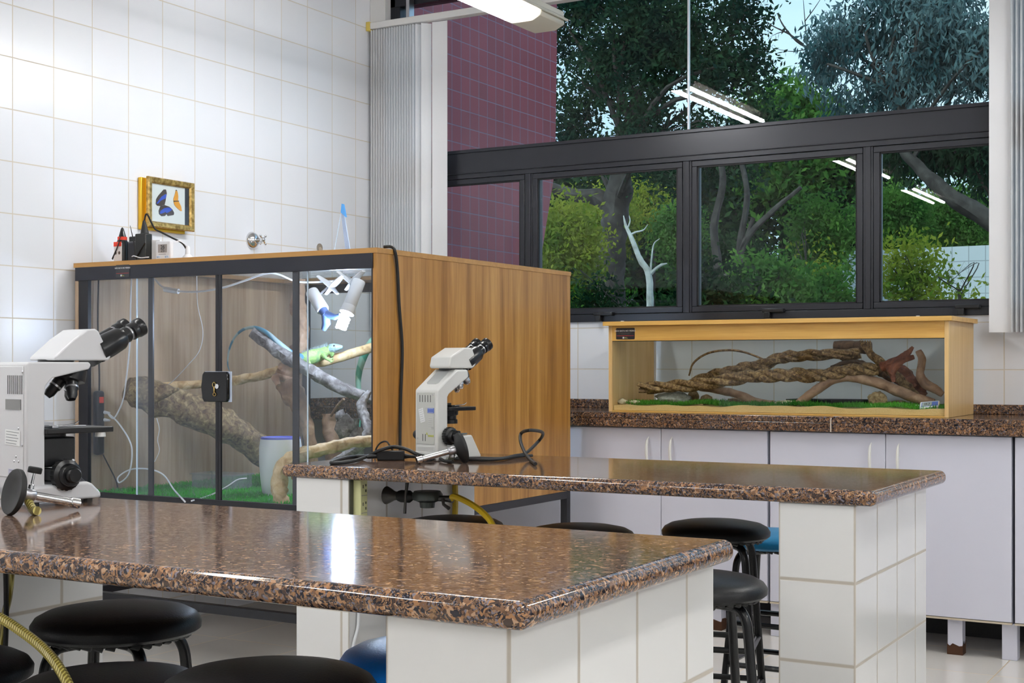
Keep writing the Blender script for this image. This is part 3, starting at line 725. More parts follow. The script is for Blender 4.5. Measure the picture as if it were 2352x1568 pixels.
bm = B(); c = P(795, 985, Y=4.75); ell(bm, c, (.042, .045, .062), 20, rough=.5, seed=2); ell(bm, c+Vector((-.03, 0, .055)), (.022, .024, .026), 14, rough=.4, seed=5); ell(bm, c+Vector((.04, .02, -.05)), (.05, .05, .05), 14, rough=.5, seed=8)
tube(bm, [c+Vector((.03, 0, .0)), c+Vector((.055, 0, .03)), c+Vector((.055, 0, .045))], [.014, .012, .014], 8)
tube(bm, [c+Vector((.04, .02, -.09)), c+Vector((.03, .03, -.30))], [.03, .05], 10, rough=.3)
tag(obj('root_knot', bm, bk_grey, None, smooth=True), 'knobbly grey root stump in the right corner of the terrarium', 'root')
# driftwood feet so long branches reach the floor
# humidifier
hc = P(614, 1140, Z=GZ-.006)
t = thing('humidifier', 'white plastic humidifier jar with blue rim on the terrarium grass', 'humidifier', (hc.x, hc.y+.08, GZ-.006))
obj('body', lathe(B(), [(0, 0), (.062, 0), (.072, .012), (.079, .06), (.084, .13), (.084, .19), (.079, .222), (0, .222)], seg=40), pm('milky_white_plastic', (.80, .81, .83), .35), t, smooth=True, world=False)
obj('rim', lathe(B(), [(0, .222), (.079, .222), (.077, .230), (.06, .230), (.058, .226), (0, .226)], seg=40), pm('blue_rim', (.12, .14, .50), .3), t, smooth=True, world=False)
obj('button', lathe(B(), [(0, 0), (.016, 0), (.016, .003), (0, .003)], axisM((.079, -.012, .075), (1, -.3, .1))), chrome, t, smooth=True, world=False)
# plastic tub
tb = P(487, 1122, Z=GZ)
t = thing('plastic_tub', 'shallow translucent plastic tub on the terrarium grass', 'tub', (tb.x, tb.y+.06, GZ))
bm = B(); 
for (x0, x1, y0, y1) in ((-.11, .11, -.06, -.056), (-.11, .11, .056, .06), (-.11, -.106, -.06, .06), (.106, .11, -.06, .06)): box(bm, (x0, y0, 0), (x1, y1, .055))
box(bm, (-.11, -.06, 0), (.11, .06, .003))
tubm = glass_mat('frosted_tub', (.9, .92, .93), 1.4, .25, (.72, .76, .78))
obj('tub_wall', bm, tubm, t, world=False); bm = B()
box(bm, (-.118, -.068, .055), (.118, -.058, .061)); box(bm, (-.118, .058, .055), (.118, .068, .061)); box(bm, (-.118, -.058, .055), (-.108, .058, .061)); box(bm, (.108, -.058, .055), (.118, .058, .061))
obj('lip', bm, tubm, t, bevel=.002, world=False)
# power strip on inner wall
c = P(228, 965, X=TX0+.04)
t = thing('power_strip', 'black power strip hanging on the inner left wall of the terrarium', 'power strip', c)
Mr = Matrix.Translation(c)
obj('strip_body', box(B(), (c.x-.018, c.y-.022, c.z-.14), (c.x+.012, c.y+.022, c.z+.12)), blackpl, t, bevel=.012, seg=4)
obj('switch', box(B(), (c.x+.010, c.y-.012, c.z+.07), (c.x+.016, c.y+.010, c.z+.095)), redpl, t, bevel=.002)
obj('power_cord', tube(B(), smooth_path([c+Vector((0, 0, .12)), c+Vector((.0, .0, .2)), c+Vector((-.003, -.005, .4)), Vector((c.x-.003, c.y, TZ1-.03))], 6), .0035, 6), blackrub, t, smooth=True)
obj('power_cord', tube(B(), smooth_path([c+Vector((.0, .02, -.14)), c+Vector((.0, .09, -.25)), c+Vector((.0, .1, -.3)), Vector((c.x, c.y+.1, GZ))], 6), .003, 6), blackrub, t, smooth=True)
def cable(name, label, pts, r, mat, cat='cable', group=None, n=8, extra=None):
    bm = B(); tube(bm, smooth_path(pts, n), r, 8)
    if extra: extra(bm)
    o = obj(name, bm, mat, None, smooth=True); return tag(o, label, cat, group)
def plugs(bm):
    for py in (946, 963):
        a = P(232, py, Y=4.0); b = P(252, py+2, Y=4.0); tube(bm, [a, a.lerp(b, .5), b], [.007, .007, .004], 8)
cable('white_cable', 'white cable looping down from the ceiling to the power strip and along the terrarium floor',
      [Pd(302, 640, 4.0), Pd(300, 700, 4.0), Pd(298, 790, 4.0), Pd(290, 870, 4.0), Pd(282, 920, 4.0), Pd(262, 960, 4.0), Pd(248, 948, 4.0), Pd(275, 975, 4.0), Pd(302, 1025, 4.0), Pd(297, 1085, 4.0), Pd(275, 1108, 4.0), Pd(272, 1095, 4.0), Pd(300, 1078, 4.02), Pd(340, 1077, 4.02), Pd(375, 1090, 4.02), Pd(400, 1125, 4.02), P(425, 1152, Z=GZ)], .0032, cablew, extra=plugs)
cable('white_cable', 'white cable with inline connector running under the terrarium ceiling to the clip lamps',
      [Pd(350, 635, 4.1), Pd(380, 662, 4.1), Pd(440, 670, 4.12), Pd(505, 662, 4.15), Pd(560, 645, 4.2), Pd(610, 628, 4.25), Pd(640, 630, 4.3), Pd(680, 646, 4.4), Pd(720, 648, 4.5), Pd(770, 645, 4.6)], .004, cablew,
      extra=lambda bm: tube(bm, [Pd(378, 664, 4.1), Pd(410, 669, 4.11)], .011, 8))
cable('white_cable', 'thin white cord hanging to the big log in the terrarium', [Pd(452, 632, 4.3), Pd(454, 700, 4.3), Pd(466, 760, 4.3), Pd(458, 805, 4.3), Pd(430, 840, 4.3), Pd(400, 872, 4.3), Pd(385, 884, 4.3)], .0016, cablew)
cable('white_cable', 'white lead from the humidifier to the terrarium floor', [Pd(567, 1098, 4.06), Pd(545, 1102, 4.03), Pd(520, 1118, 4.0), P(480, 1138, Z=GZ), P(440, 1150, Z=GZ)], .003, cablew)
cable('white_cable', 'thin white cord dangling below the big log', [Pd(360, 960, 4.0), Pd(366, 985, 4.0), Pd(362, 1010, 4.0), Pd(366, 1035, 4.0), Pd(355, 1060, 4.0)], .0015, cablew)
# clip lamps
def clip_lamp(label, base, tip, clip, lit):
    t = thing('clip_lamp', label, 'lamp', base)
    base = Vector(base); tip = Vector(tip); d = (tip-base); L = d.length; d.normalize()
    obj('socket_tube', lathe(B(), [(0, 0), (.026, 0), (.027, .004), (.027, L-.004), (.025, L), (0, L)], axisM(base, d), 28), whitepl, t, smooth=True)
    if lit:
        obj('socket_collar', lathe(B(), [(0, L), (.028, L), (.031, L+.03), (.030, L+.034), (0, L+.034)], axisM(base, d), 24), whitepl, t, smooth=True)
        bm = B(); c0 = tip+d*.05; a = d.orthogonal().normalized(); b = d.cross(a)
        pts = [c0+a*.017*math.cos(q)+b*.017*math.sin(q)+d*(.055*q/(8*PI)) for q in np.linspace(0, 8*PI, 80)]
        tube(bm, pts, .0065, 8); tube(bm, [tip+d*.03, tip+d*.05], .013, 12)
        obj('spiral_bulb', bm, bulb_m, t, smooth=True)
        ld = bpy.data.lights.new('bulb_light', 'POINT'); ld.energy = 30; ld.color = (.60, .74, 1); ld.shadow_soft_size = .03
        lo = bpy.data.objects.new('bulb_light', ld); COL.objects.link(lo); lo.parent = t; lo.location = c0+d*.03-base
    else:
        bm = B(); lathe(bm, [(0, L), (.019, L), (.017, L+.03), (0, L+.03)], axisM(base, d), 20)
        tube(bm, [tip+d*.02, tip+d*.05+Vector((-.01, 0, -.02)), tip+d*.05+Vector((-.025, 0, -.045))], [.016, .018, .010], 10)
        tube(bm, [tip+d*.02, tip+d*.06+Vector((.03, 0, .012)), tip+d*.06+Vector((.055, 0, .02))], [.016, .012, .008], 10)
        obj('ceramic_heater', bm, pm('blue_grey_ceramic', (.08, .14, .34), .4), t, smooth=True)
    clip = Vector(clip); bm = B()
    for s, w_ in ((-1, .07), (1, .06)):
        tube(bm, [clip+Vector((s*w_, 0, .03)), clip+Vector((s*.02, 0, .0)), clip+Vector((-s*.03, 0, -.045))], [.006, .010, .005], 8, flat=2.2)
    obj('clip', bm, whitepl, t, smooth=True)
    obj('arm', tube(B(), [clip+Vector((-.01, 0, -.01)), base.lerp(tip, .35)], .005, 8), steel, t, smooth=True)
clip_lamp('white clip lamp with a lit spiral bulb hanging in the terrarium', P(825, 645, Y=4.55), P(803, 702, Y=4.50), P(808, 640, Y=4.56), True)
clip_lamp('white clip lamp with a dark heater head left of the lit bulb', P(716, 670, Y=4.50), P(742, 712, Y=4.48), P(762, 650, Y=4.54), False)
o = obj('lamp_hook_bar', tube(B(), [P(790, 624, Y=4.56), P(835, 622, Y=4.56)], .009, 10), whitepl, None, smooth=True); tag(o, 'white hanging bar at the terrarium ceiling above the lit bulb', 'bar')

# iguanas
ig_m = pm('iguana_skin', (.2, .4, .1), .5); k = N(ig_m)
f = k.noise(k.pos((1, 1, 1)), 24, 5, .6, .5); vr = k.n('ShaderNodeTexVoronoi'); vr.inputs['Scale'].default_value = 260; k.l(k.pos(), vr.inputs['Vector'])
k.l(k.ramp(f, [(.3, (.10, .22, .14)), (.48, (.26, .42, .12)), (.68, (.50, .60, .28))]), k.b.inputs['Base Color']); k.bump(vr.outputs['Distance'], .4, .003)
ig_h = pm('iguana_head_skin', (.30, .42, .44), .5); k = N(ig_h); vr = k.n('ShaderNodeTexVoronoi'); vr.inputs['Scale'].default_value = 200; k.l(k.pos(), vr.inputs['Vector']); k.bump(vr.outputs['Distance'], .4, .003)
def tail_mat(name, a, b):
    m = pm(name, a, .5); k = N(m); w_ = k.n('ShaderNodeTexWave', bands_direction='DIAGONAL'); w_.inputs['Scale'].default_value = 5.5; k.l(k.pos(), w_.inputs['Vector'])
    k.l(k.ramp(w_.outputs['Fac'], [(.35, a), (.6, b)]), k.b.inputs['Base Color']); return m
def iguana(label, spine, rad, tail, trad, legs, head, tm, loc):
    t = thing('iguana', label, 'iguana', loc)
    bm = B(); tube(bm, smooth_path(spine, 6), rad, 16, flat=.85)
    for lp, lr in legs: tube(bm, smooth_path(lp, 4), lr, 8)
    hb, hd = head; hd = hd.normalized(); s = .92
    side = hd.cross(Vector((0, 0, 1))).normalized()
    for off_, r_ in ((0, .019), (.016, .019), (.031, .0155), (.044, .011), (.052, .008)):
        ell(bm, hb+hd*off_+Vector((0, 0, .001)), r_, 12)
    ell(bm, hb+Vector((0, 0, -.02))+hd*.005, (.013, .008, .018), 10)
    if tail:
        pass
    o = obj('body', bm, [ig_m, ig_h], t, smooth=True)
    rm = o.modifiers.new('remesh', 'REMESH'); rm.mode = 'VOXEL'; rm.voxel_size = .0028; rm.use_smooth_shade = True
    sm = o.modifiers.new('smooth', 'SMOOTH'); sm.iterations = 3
    # colour the head pale grey: separate smooth cap with eye, ear disc
    bm = B()
    for off_, r_ in ((.004, .0196), (.016, .0197), (.031, .0162), (.044, .0118), (.052, .0088)): ell(bm, hb+hd*off_+Vector((0, 0, .001)), r_, 12)
    h = obj('head_scales', bm, ig_h, t, smooth=True); rm = h.modifiers.new('remesh', 'REMESH'); rm.mode = 'VOXEL'; rm.voxel_size = .0022; rm.use_smooth_shade = True
    bm = B()
    for sg in (-1, 1): ell(bm, hb+hd*.026+side*sg*.0145+Vector((0, 0, .009)), .0042, 10)
    obj('eye', bm, pm('iguana_eye', (.02, .012, .008), .15), h, smooth=True)
    bm = B(); sps = smooth_path(spine, 6); rr = np.interp(np.linspace(0, 1, len(sps)), np.linspace(0, 1, len(rad)), rad)
    for i in range(2, len(sps)):
        p = sps[i]+Vector((0, 0, rr[i]*.9)); tube(bm, [p, p+Vector((-.003, 0, .008+.008*i/len(sps)))], [.0022, .0004], 5)
    obj('dorsal_crest', bm, ig_h, t)
    if tail: obj('tail', tube(B(), smooth_path(tail, 8), trad, 12), tm, t, smooth=True)
    return t
tm1 = tail_mat('blue_banded_tail', (.06, .22, .32), (.34, .46, .48)); tm2 = tail_mat('green_banded_tail', (.08, .45, .30), (.36, .66, .50))
Yi = 4.62
sp_ = [Pd(690, 822, Yi-.06), Pd(705, 822, Yi-.04), Pd(722, 818, Yi-.01), Pd(738, 812, Yi+.02), Pd(752, 803, Yi+.04)]
hb = Pd(760, 800, Yi+.05)
iguana('green iguana with a grey head resting on the pale branch under the lit bulb', sp_, [.020, .030, .032, .026, .018],
       [Pd(692, 824, Yi-.06), Pd(668, 812, Yi-.11), Pd(640, 788, Yi-.16), Pd(612, 763, Yi-.19), Pd(585, 752, Yi-.2), Pd(558, 757, Yi-.2), Pd(538, 776, Yi-.2), Pd(526, 805, Yi-.2), Pd(523, 835, Yi-.2), Pd(527, 852, Yi-.2)], [.022, .016, .012, .009, .0075, .006, .005, .004, .0028, .0015],
       [([Pd(742, 815, Yi+.0), Pd(748, 822, Yi-.02), Pd(756, 826, Yi-.01), Pd(762, 832, Yi-.01)], [.012, .008, .007, .005]), ([Pd(756, 826, Yi-.01), Pd(764, 822, Yi+.0), Pd(766, 830, Yi)], [.005, .003, .002]),
        ([Pd(745, 812, Yi+.06), Pd(755, 816, Yi+.08), Pd(765, 818, Yi+.08)], [.010, .007, .005]), ([Pd(700, 828, Yi-.06), Pd(710, 836, Yi-.08), Pd(700, 845, Yi-.07), Pd(712, 848, Yi-.06)], [.014, .010, .008, .004])],
       (hb, Vector((.97, .05, .08))), tm1, hb)
Y2 = 4.95
sp2 = [Pd(862, 780, Y2), Pd(880, 772, Y2), Pd(900, 766, Y2), Pd(920, 762, Y2), Pd(935, 755, Y2)]
iguana('second iguana whose banded green tail hangs behind the pale branch', sp2, [.022, .030, .032, .026, .018],
       [Pd(868, 776, Y2), Pd(852, 790, Y2), Pd(838, 812, Y2+.03), Pd(828, 840, Y2+.04), Pd(823, 870, Y2+.04), Pd(825, 905, Y2+.04), Pd(828, 945, Y2+.04), Pd(826, 985, Y2+.04)], [.021, .020, .018, .016, .0135, .010, .007, .003],
       [([Pd(925, 765, Y2), Pd(930, 775, Y2-.02), Pd(938, 780, Y2-.02)], [.011, .008, .005]), ([Pd(875, 778, Y2), Pd(885, 784, Y2-.02), Pd(880, 790, Y2-.02)], [.013, .010, .006])],
       (Pd(944, 750, Y2), Vector((.95, .1, .2))), tm2, Pd(862, 780, Y2))

# ------------------------------------------------------------------ objects on top of the terrarium
c = P(312, 590, Y=4.06); TT = TZ1
def ontop(px, Y): 
    q = P(px, 600, Y=Y); return Vector((q.x, Y, TT))
a = ontop(308, 4.06)
t = thing('equipment_case', 'black plastic carry case standing on the left end of the terrarium top', 'case', a)
obj('case_body', box(B(), (a.x-.07, a.y-.03, TT), (a.x+.068, a.y+.04, TT+.092)), pm('navy_black_plastic', (.012, .012, .022), .3), t, bevel=.012, seg=4)
obj('case_back', box(B(), (a.x-.03, a.y+.0, TT+.09), (a.x+.03, a.y+.03, TT+.115)), blackpl, t, bevel=.004)
a = ontop(329, 3.99)
t = thing('power_adapter', 'boxy black power adapter with cable plug on the terrarium top, left of the thermometer', 'adapter', a)
obj('adapter_body', box(B(), (a.x-.028, a.y-.018, TT), (a.x+.03, a.y+.02, TT+.113)), pm('charcoal_plastic', (.022, .023, .022), .35), t, bevel=.004)
obj('moulded_ridge', tube(B(), [(a.x-.022, a.y-.019, TT+.015), (a.x+.028, a.y-.019, TT+.075)], .0035, 6), blackpl, t)
obj('plug', tube(B(), [(a.x+.008, a.y, TT+.113), (a.x+.006, a.y, TT+.145), (a.x+.005, a.y, TT+.165)], [.017, .010, .005], 10), blackrub, t, smooth=True)
q = [Vector((a.x+.005, a.y, TT+.163)), Vector((a.x+.02, a.y, TT+.19)), P(355, 524, Y=4.02), P(372, 534, Y=4.03), P(395, 546, Y=4.05), P(418, 558, Y=4.06), P(430, 575, Y=4.08)]
obj('adapter_cord', tube(B(), smooth_path(q, 6), .0035, 7), blackrub, t, smooth=True)
a = ontop(281, 3.97)
t = thing('glue_bottle', 'small black bottle with red cap and white label on the terrarium top', 'bottle', a)
obj('bottle_body', lathe(B(), [(0, 0), (.02, 0), (.021, .01), (.021, .085), (.017, .095), (0, .095)], Matrix.Translation(a), 20), blackpl, t, smooth=True)
obj('label_card', box(B(), (a.x-.022, a.y-.024, TT+.002), (a.x+.020, a.y-.021, TT+.078)), pm('pale_card', (.75, .70, .68), .5), t, bevel=.001)
obj('label_band', box(B(), (a.x-.022, a.y-.0255, TT+.064), (a.x+.020, a.y-.0238, TT+.082)), redpl, t, bevel=.0005)
bm = B()
for dx in (-.012, .008): prism(bm, [(a.x+dx+.006*math.cos(q), TT+.038+.007*math.sin(q)) for q in np.linspace(0, 2*PI, 6, endpoint=False)], a.y-.0252, a.y-.0238)
obj('label_picture', bm, pm('brown_print', (.16, .11, .09), .5), t)
obj('cap', lathe(B(), [(0, .088), (.019, .088), (.019, .103), (0, .103)], Matrix.Translation(a), 20), redpl, t, smooth=True)
obj('nozzle', lathe(B(), [(0, .103), (.015, .103), (.006, .135), (.003, .14), (0, .14)], Matrix.Translation(a), 16), blackpl, t, smooth=True)
o = obj('tweezers', tube(B(), smooth_path([P(258, 597, Y=3.95)+Vector((0, 0, .004)), P(272, 560, Y=3.94), P(281, 522, Y=3.95)], 5), [.005, .003, .0018], 6, flat=.5), blackrub, None, smooth=True); tag(o, 'long black tweezers leaning on the red-capped bottle', 'tweezers')
o = obj('tweezers', tube(B(), smooth_path([P(312, 592, Y=3.96)+Vector((0, 0, .006)), P(308, 560, Y=3.955), P(299, 518, Y=3.97)], 5), [.006, .0045, .0012], 6, flat=.5), blackrub, None, smooth=True); tag(o, 'thin black pointed tool standing in front of the black case', 'tweezers')
cable('cable_coil', 'short pale cord end on the terrarium top in front of the adapter', [P(303, 592, Y=3.93)+Vector((0, 0, .005)), P(308, 590, Y=3.92)+Vector((0, 0, .004)), P(322, 594, Y=3.92)+Vector((0, 0, .004)), P(336, 593, Y=3.92)+Vector((0, 0, .004)), P(342, 592, Y=3.93)+Vector((0, 0, .003))], .0018, cablew)
a = ontop(377, 4.0); 
t = thing('digital_thermometer', 'white digital thermometer standing on the terrarium top below the butterfly frame', 'thermometer', a)
Mt = Matrix.Translation(a) @ Matrix.Rotation(math.radians(8), 4, 'Z')
inv = Matrix.Translation(-a)
obj('case', box(B(), (-.036, -.008, 0), (.036, .012, .080), M=Mt), whitepl, t, bevel=.005, seg=3)
obj('screen', box(B(), (-.022, -.0095, .035), (.02, -.0078, .067), M=Mt), pm('lcd_grey', (.36, .33, .32), .25), t)
R90 = Matrix.Rotation(PI/2, 4, 'X')
text('readout', '26', .02, blackink, t, inv @ Mt @ Matrix.Translation((0, -.0102, .056)) @ R90, .0002)
text('readout', '25', .018, blackink, t, inv @ Mt @ Matrix.Translation((0, -.0102, .042)) @ R90, .0002)
bm = B(); 
for dx in (-.026, -.017, .013, .023): lathe(bm, [(0, 0), (.0038, 0), (.003, .002), (0, .0025)], Mt @ axisM((dx, -.008, .018), (0, -1, 0)), 12)
obj('button', bm, pm('pale_blue_button', (.42, .58, .80), .4), t, smooth=True)
obj('caption', box(B(), (-.02, -.0085, .0268), (.014, -.0078, .0285), M=Mt), inkgrey, t)
obj('stand_back', box(B(), (-.07, .014, 0), (-.03, .02, .088), M=Mt), pm('white_card', (.8, .8, .81), .6), t, bevel=.001)
a = ontop(431, 4.08)
t = thing('wall_plug', 'white cable plug standing on the terrarium top right of the thermometer', 'plug', a)
obj('plug_body', lathe(B(), [(0, 0), (.026, 0), (.020, .022), (.010, .032), (.009, .06), (.005, .065), (0, .065)], Matrix.Translation(a), 20), whitepl, t, smooth=True)
obj('plug_cord', tube(B(), smooth_path([P(399, 557, Y=4.02), P(412, 553, Y=4.04), P(424, 560, Y=4.06), Vector((a.x, a.y, TT+.062))], 6), .002, 6), cablew, t, smooth=True)
# acrylic A-shaped sign holder
b0, b1, b2 = P(757, 560, Y=5.2), P(787, 469, Y=5.2), P(815, 560, Y=5.2); b0.z = TT+.003; b2.z = TT+.003
t = thing('acrylic_triangle', 'tall clear acrylic triangle with a blue tip on the terrarium top near the corner', 'display stand', ((b0.x+b2.x)/2, 5.2, TT))
obj('thin_edge', tube(B(), [b0, b1], .002, 6), edge_glass, t)
d2 = (b2-b1); obj('clear_strip', prism(B(), [(b1.x, b1.z), (b2.x, b2.z), (b2.x-.035, b2.z), (b1.x-.005, b1.z-.06)], 5.198, 5.203), glass_mat('pale_acrylic', (.8, .88, 1), 1.45, .3, (.75, .8, .95)), t)
obj('blue_tip', prism(B(), [(b1.x-.003, b1.z+.003), (b1.x+.006, b1.z), (b1.x+.021, b1.z-.062), (b1.x-.008, b1.z-.038)], 5.195, 5.206), pm('blue_film', (.10, .36, .78), .3), t)
obj('clear_edge', tube(B(), [b1, b2], .0022, 6), edge_glass, t)
# black cord over the corner of the terrarium
cs = [P(892, 566, Y=3.98)+Vector((-.02, 0, .0)), P(900, 567, Y=3.99), P(908, 580, X=TX1+.009), P(913, 620, X=TX1+.008), P(917, 700, X=TX1+.008), P(924, 800, X=TX1+.008), P(921, 900, X=TX1+.008), P(919, 1000, X=TX1+.01), P(920, 1060, X=TX1+.02), P(925, 1120, X=TX1+.03)]
cable('black_cable', 'black cord running down the wooden side of the terrarium', cs, .0058, blackrub)

# ------------------------------------------------------------------ on the left wall
def fly(bm1, bm2, o, ang, s, blue=True):
    """wing pair outline in the (y,z) plane"""
    R = lambda p: (o[0]+s*(p[0]*math.cos(ang)-p[1]*math.sin(ang)), o[1]+s*(p[0]*math.sin(ang)+p[1]*math.cos(ang)))
    return R
bx0, bx1, by0, by1, bz0, bz1 = XL+.002, -4.249, 4.28, 4.56, 1.708, 1.922
t = thing('butterfly_frame', 'gold box frame with a blue and an orange butterfly on the tiled wall', 'picture frame', (bx0, (by0+by1)/2, bz0))
bm = B(); box(bm, (bx0, by0-.015, bz0-.012), (bx0+.018, by1-.03, bz1-.004)); obj('rear_frame', bm, gold2, t, bevel=.003)
obj('box_side', box(B(), (bx0+.018, by0+.008, bz0+.008), (bx1-.018, by1-.008, bz1-.008)), gold2, t)
bm = B(); fw = .026
def fr_(y0, y1, z0, z1):
    box(bm, (bx1-.016, y0, z0), (bx1, y1, z1))
prof = [(y, z) for y, z in ((by0, bz0), (by1, bz0), (by1, bz1), (by0, bz1))]
ring = []
for ins, x in ((0, bx1-.016), (0, bx1-.004), (.004, bx1), (fw-.006, bx1-.002), (fw, bx1-.010), (fw, bx1-.016)):
    ring.append([bm.verts.new((x, y, z)) for y, z in ((by0+ins, bz0+ins), (by1-ins, bz0+ins), (by1-ins, bz1-ins), (by0+ins, bz1-ins))])
for a_, b_ in zip(ring, ring[1:]+ring[:1]):
    for k_ in range(4): bm.faces.new((a_[k_], a_[(k_+1) % 4], b_[(k_+1) % 4], b_[k_]))
obj('front_frame', bm, gold, t)
obj('backing', box(B(), (bx1-.0175, by0+.02, bz0+.02), (bx1-.0155, by1-.02, bz1-.02)), paper, t)
obj('dark_strip', box(B(), (bx1-.0155, by1-fw-.022, bz0+fw), (bx1-.0135, by1-fw, bz1-fw)), blackink, t)
obj('frame_glass', box(B(), (bx1-.0115, by0+fw, bz0+fw), (bx1-.0105, by1-fw, bz1-fw)), tank_glass, t)
wg = lambda px, py, x=bx1-.0145: P(px, py, X=x)
def wing(name, px, mat, parent, x):
    v = [P(a_, b_, X=x) for a_, b_ in px]
    bm = B(); prism(bm, [(p.y, p.z) for p in v], x-.0008, x+.0004, axis='x'); return obj(name, bm, mat, parent)
z2 = lambda l: [(310+x/10.45, 390+y/10.45) for x, y in l]
bfm = pm('brown_wing', (.06, .035, .025), .5); blm = pm('iridescent_blue_wing', (.04, .10, .62), .3, .3); orm = pm('orange_wing', (.80, .34, .02), .5)
c_ = wg(378, 466)
m1 = thing('morpho_butterfly', '', '', c_); m1.parent = t; m1.location = c_-Vector(t.location); del m1['label'], m1['category']; m1['label'] = 'brown butterfly with iridescent blue bands'
def wing(name, px, mat, parent, x):
    v = [P(a_, b_, X=x) for a_, b_ in px]
    bm = B(); prism(bm, [(p.y, p.z) for p in v], x-.0008, x+.0004, axis='x'); return obj(name, bm, mat, parent)
wing('wing', z2([(690, 470), (745, 470), (765, 560), (735, 740), (712, 840), (615, 868), (540, 862), (500, 820), (510, 700), (560, 620)]), bfm, m1, bx1-.0140)
wing('wing', z2([(712, 845), (820, 880), (900, 950), (940, 1030), (930, 1080), (790, 1105), (755, 1060), (720, 1105), (640, 1112), (580, 1060), (570, 980), (612, 870)]), bfm, m1, bx1-.0140)
wing('wing_band', z2([(640, 640), (735, 580), (758, 600), (740, 680), (620, 740), (545, 815), (520, 800), (580, 720)]), blm, m1, bx1-.0128)
wing('wing_band', z2([(600, 1050), (610, 990), (700, 920), (800, 900), (870, 920), (890, 960), (820, 1010), (755, 1040), (740, 1010), (640, 1050)]), blm, m1, bx1-.0128)
m2 = wing('orange_butterfly', z2([(980, 480), (1005, 478), (1030, 560), (1040, 640), (1035, 740), (1060, 775), (1110, 880), (1125, 990), (1090, 985), (1010, 915), (955, 850), (930, 780), (925, 690), (960, 580)]), orm, t, bx1-.0140)
m2['label'] = 'orange butterfly'
wing('wing_tip', z2([(980, 480), (1005, 478), (1012, 500), (978, 500)]), bfm, m2, bx1-.0128)
wing('butterfly_body', z2([(925, 740), (1060, 740), (1060, 760), (930, 765)]), bfm, m2, bx1-.0128)
# wall tap
a = P(578, 552, X=XL); a.x = XL
t = thing('wall_tap', 'chrome valve with round flange and cross handle on the tiled wall', 'tap', a)
obj('flange', lathe(B(), [(0, .0), (.041, .0), (.041, .004), (.034, .018), (.018, .030), (0, .033)], axisM(a, (1, 0, 0)), 32), chrome, t, smooth=True)
obj('stem', lathe(B(), [(0, .03), (.008, .03), (.008, .05), (.011, .055), (.011, .07), (0, .07)], axisM(a, (1, 0, 0)), 16), chrome, t, smooth=True)
bm = B()
for k_ in range(4):
    an = PI/4+k_*PI/2; d = Vector((0, math.cos(an), math.sin(an))); p0 = a+Vector((.068, 0, 0)); tube(bm, [p0, p0+d*.024], .0035, 8); ell(bm, p0+d*.026, .006, 10)
ell(bm, a+Vector((.07, 0, 0)), .010, 12)
obj('cross_handle', bm, chrome, t, smooth=True)
obj('drip_cord', tube(B(), [a+Vector((.06, .01, -.02)), a+Vector((.06, .05, -.075))], .0016, 5), cablew, t)
a = P(734, 569, X=XL+.002)
t = thing('wall_hole', 'small round pipe hole broken through the wall tiles above the terrarium', 'hole', a)
obj('hole_rim', lathe(B(), [(.0, 0), (.022, 0), (.022, .003), (.014, .003), (.014, .001), (0, .001)], axisM(a, (1, 0, 0)), 20), pm('broken_plaster', (.28, .24, .20), .9), t, smooth=True)
obj('hole_plug', lathe(B(), [(0, .001), (.012, .001), (.012, .006), (0, .006)], axisM(a+Vector((0, 0, -.008)), (1, 0, 0)), 14), pm('tan_filler', (.5, .40, .3), .9), t)

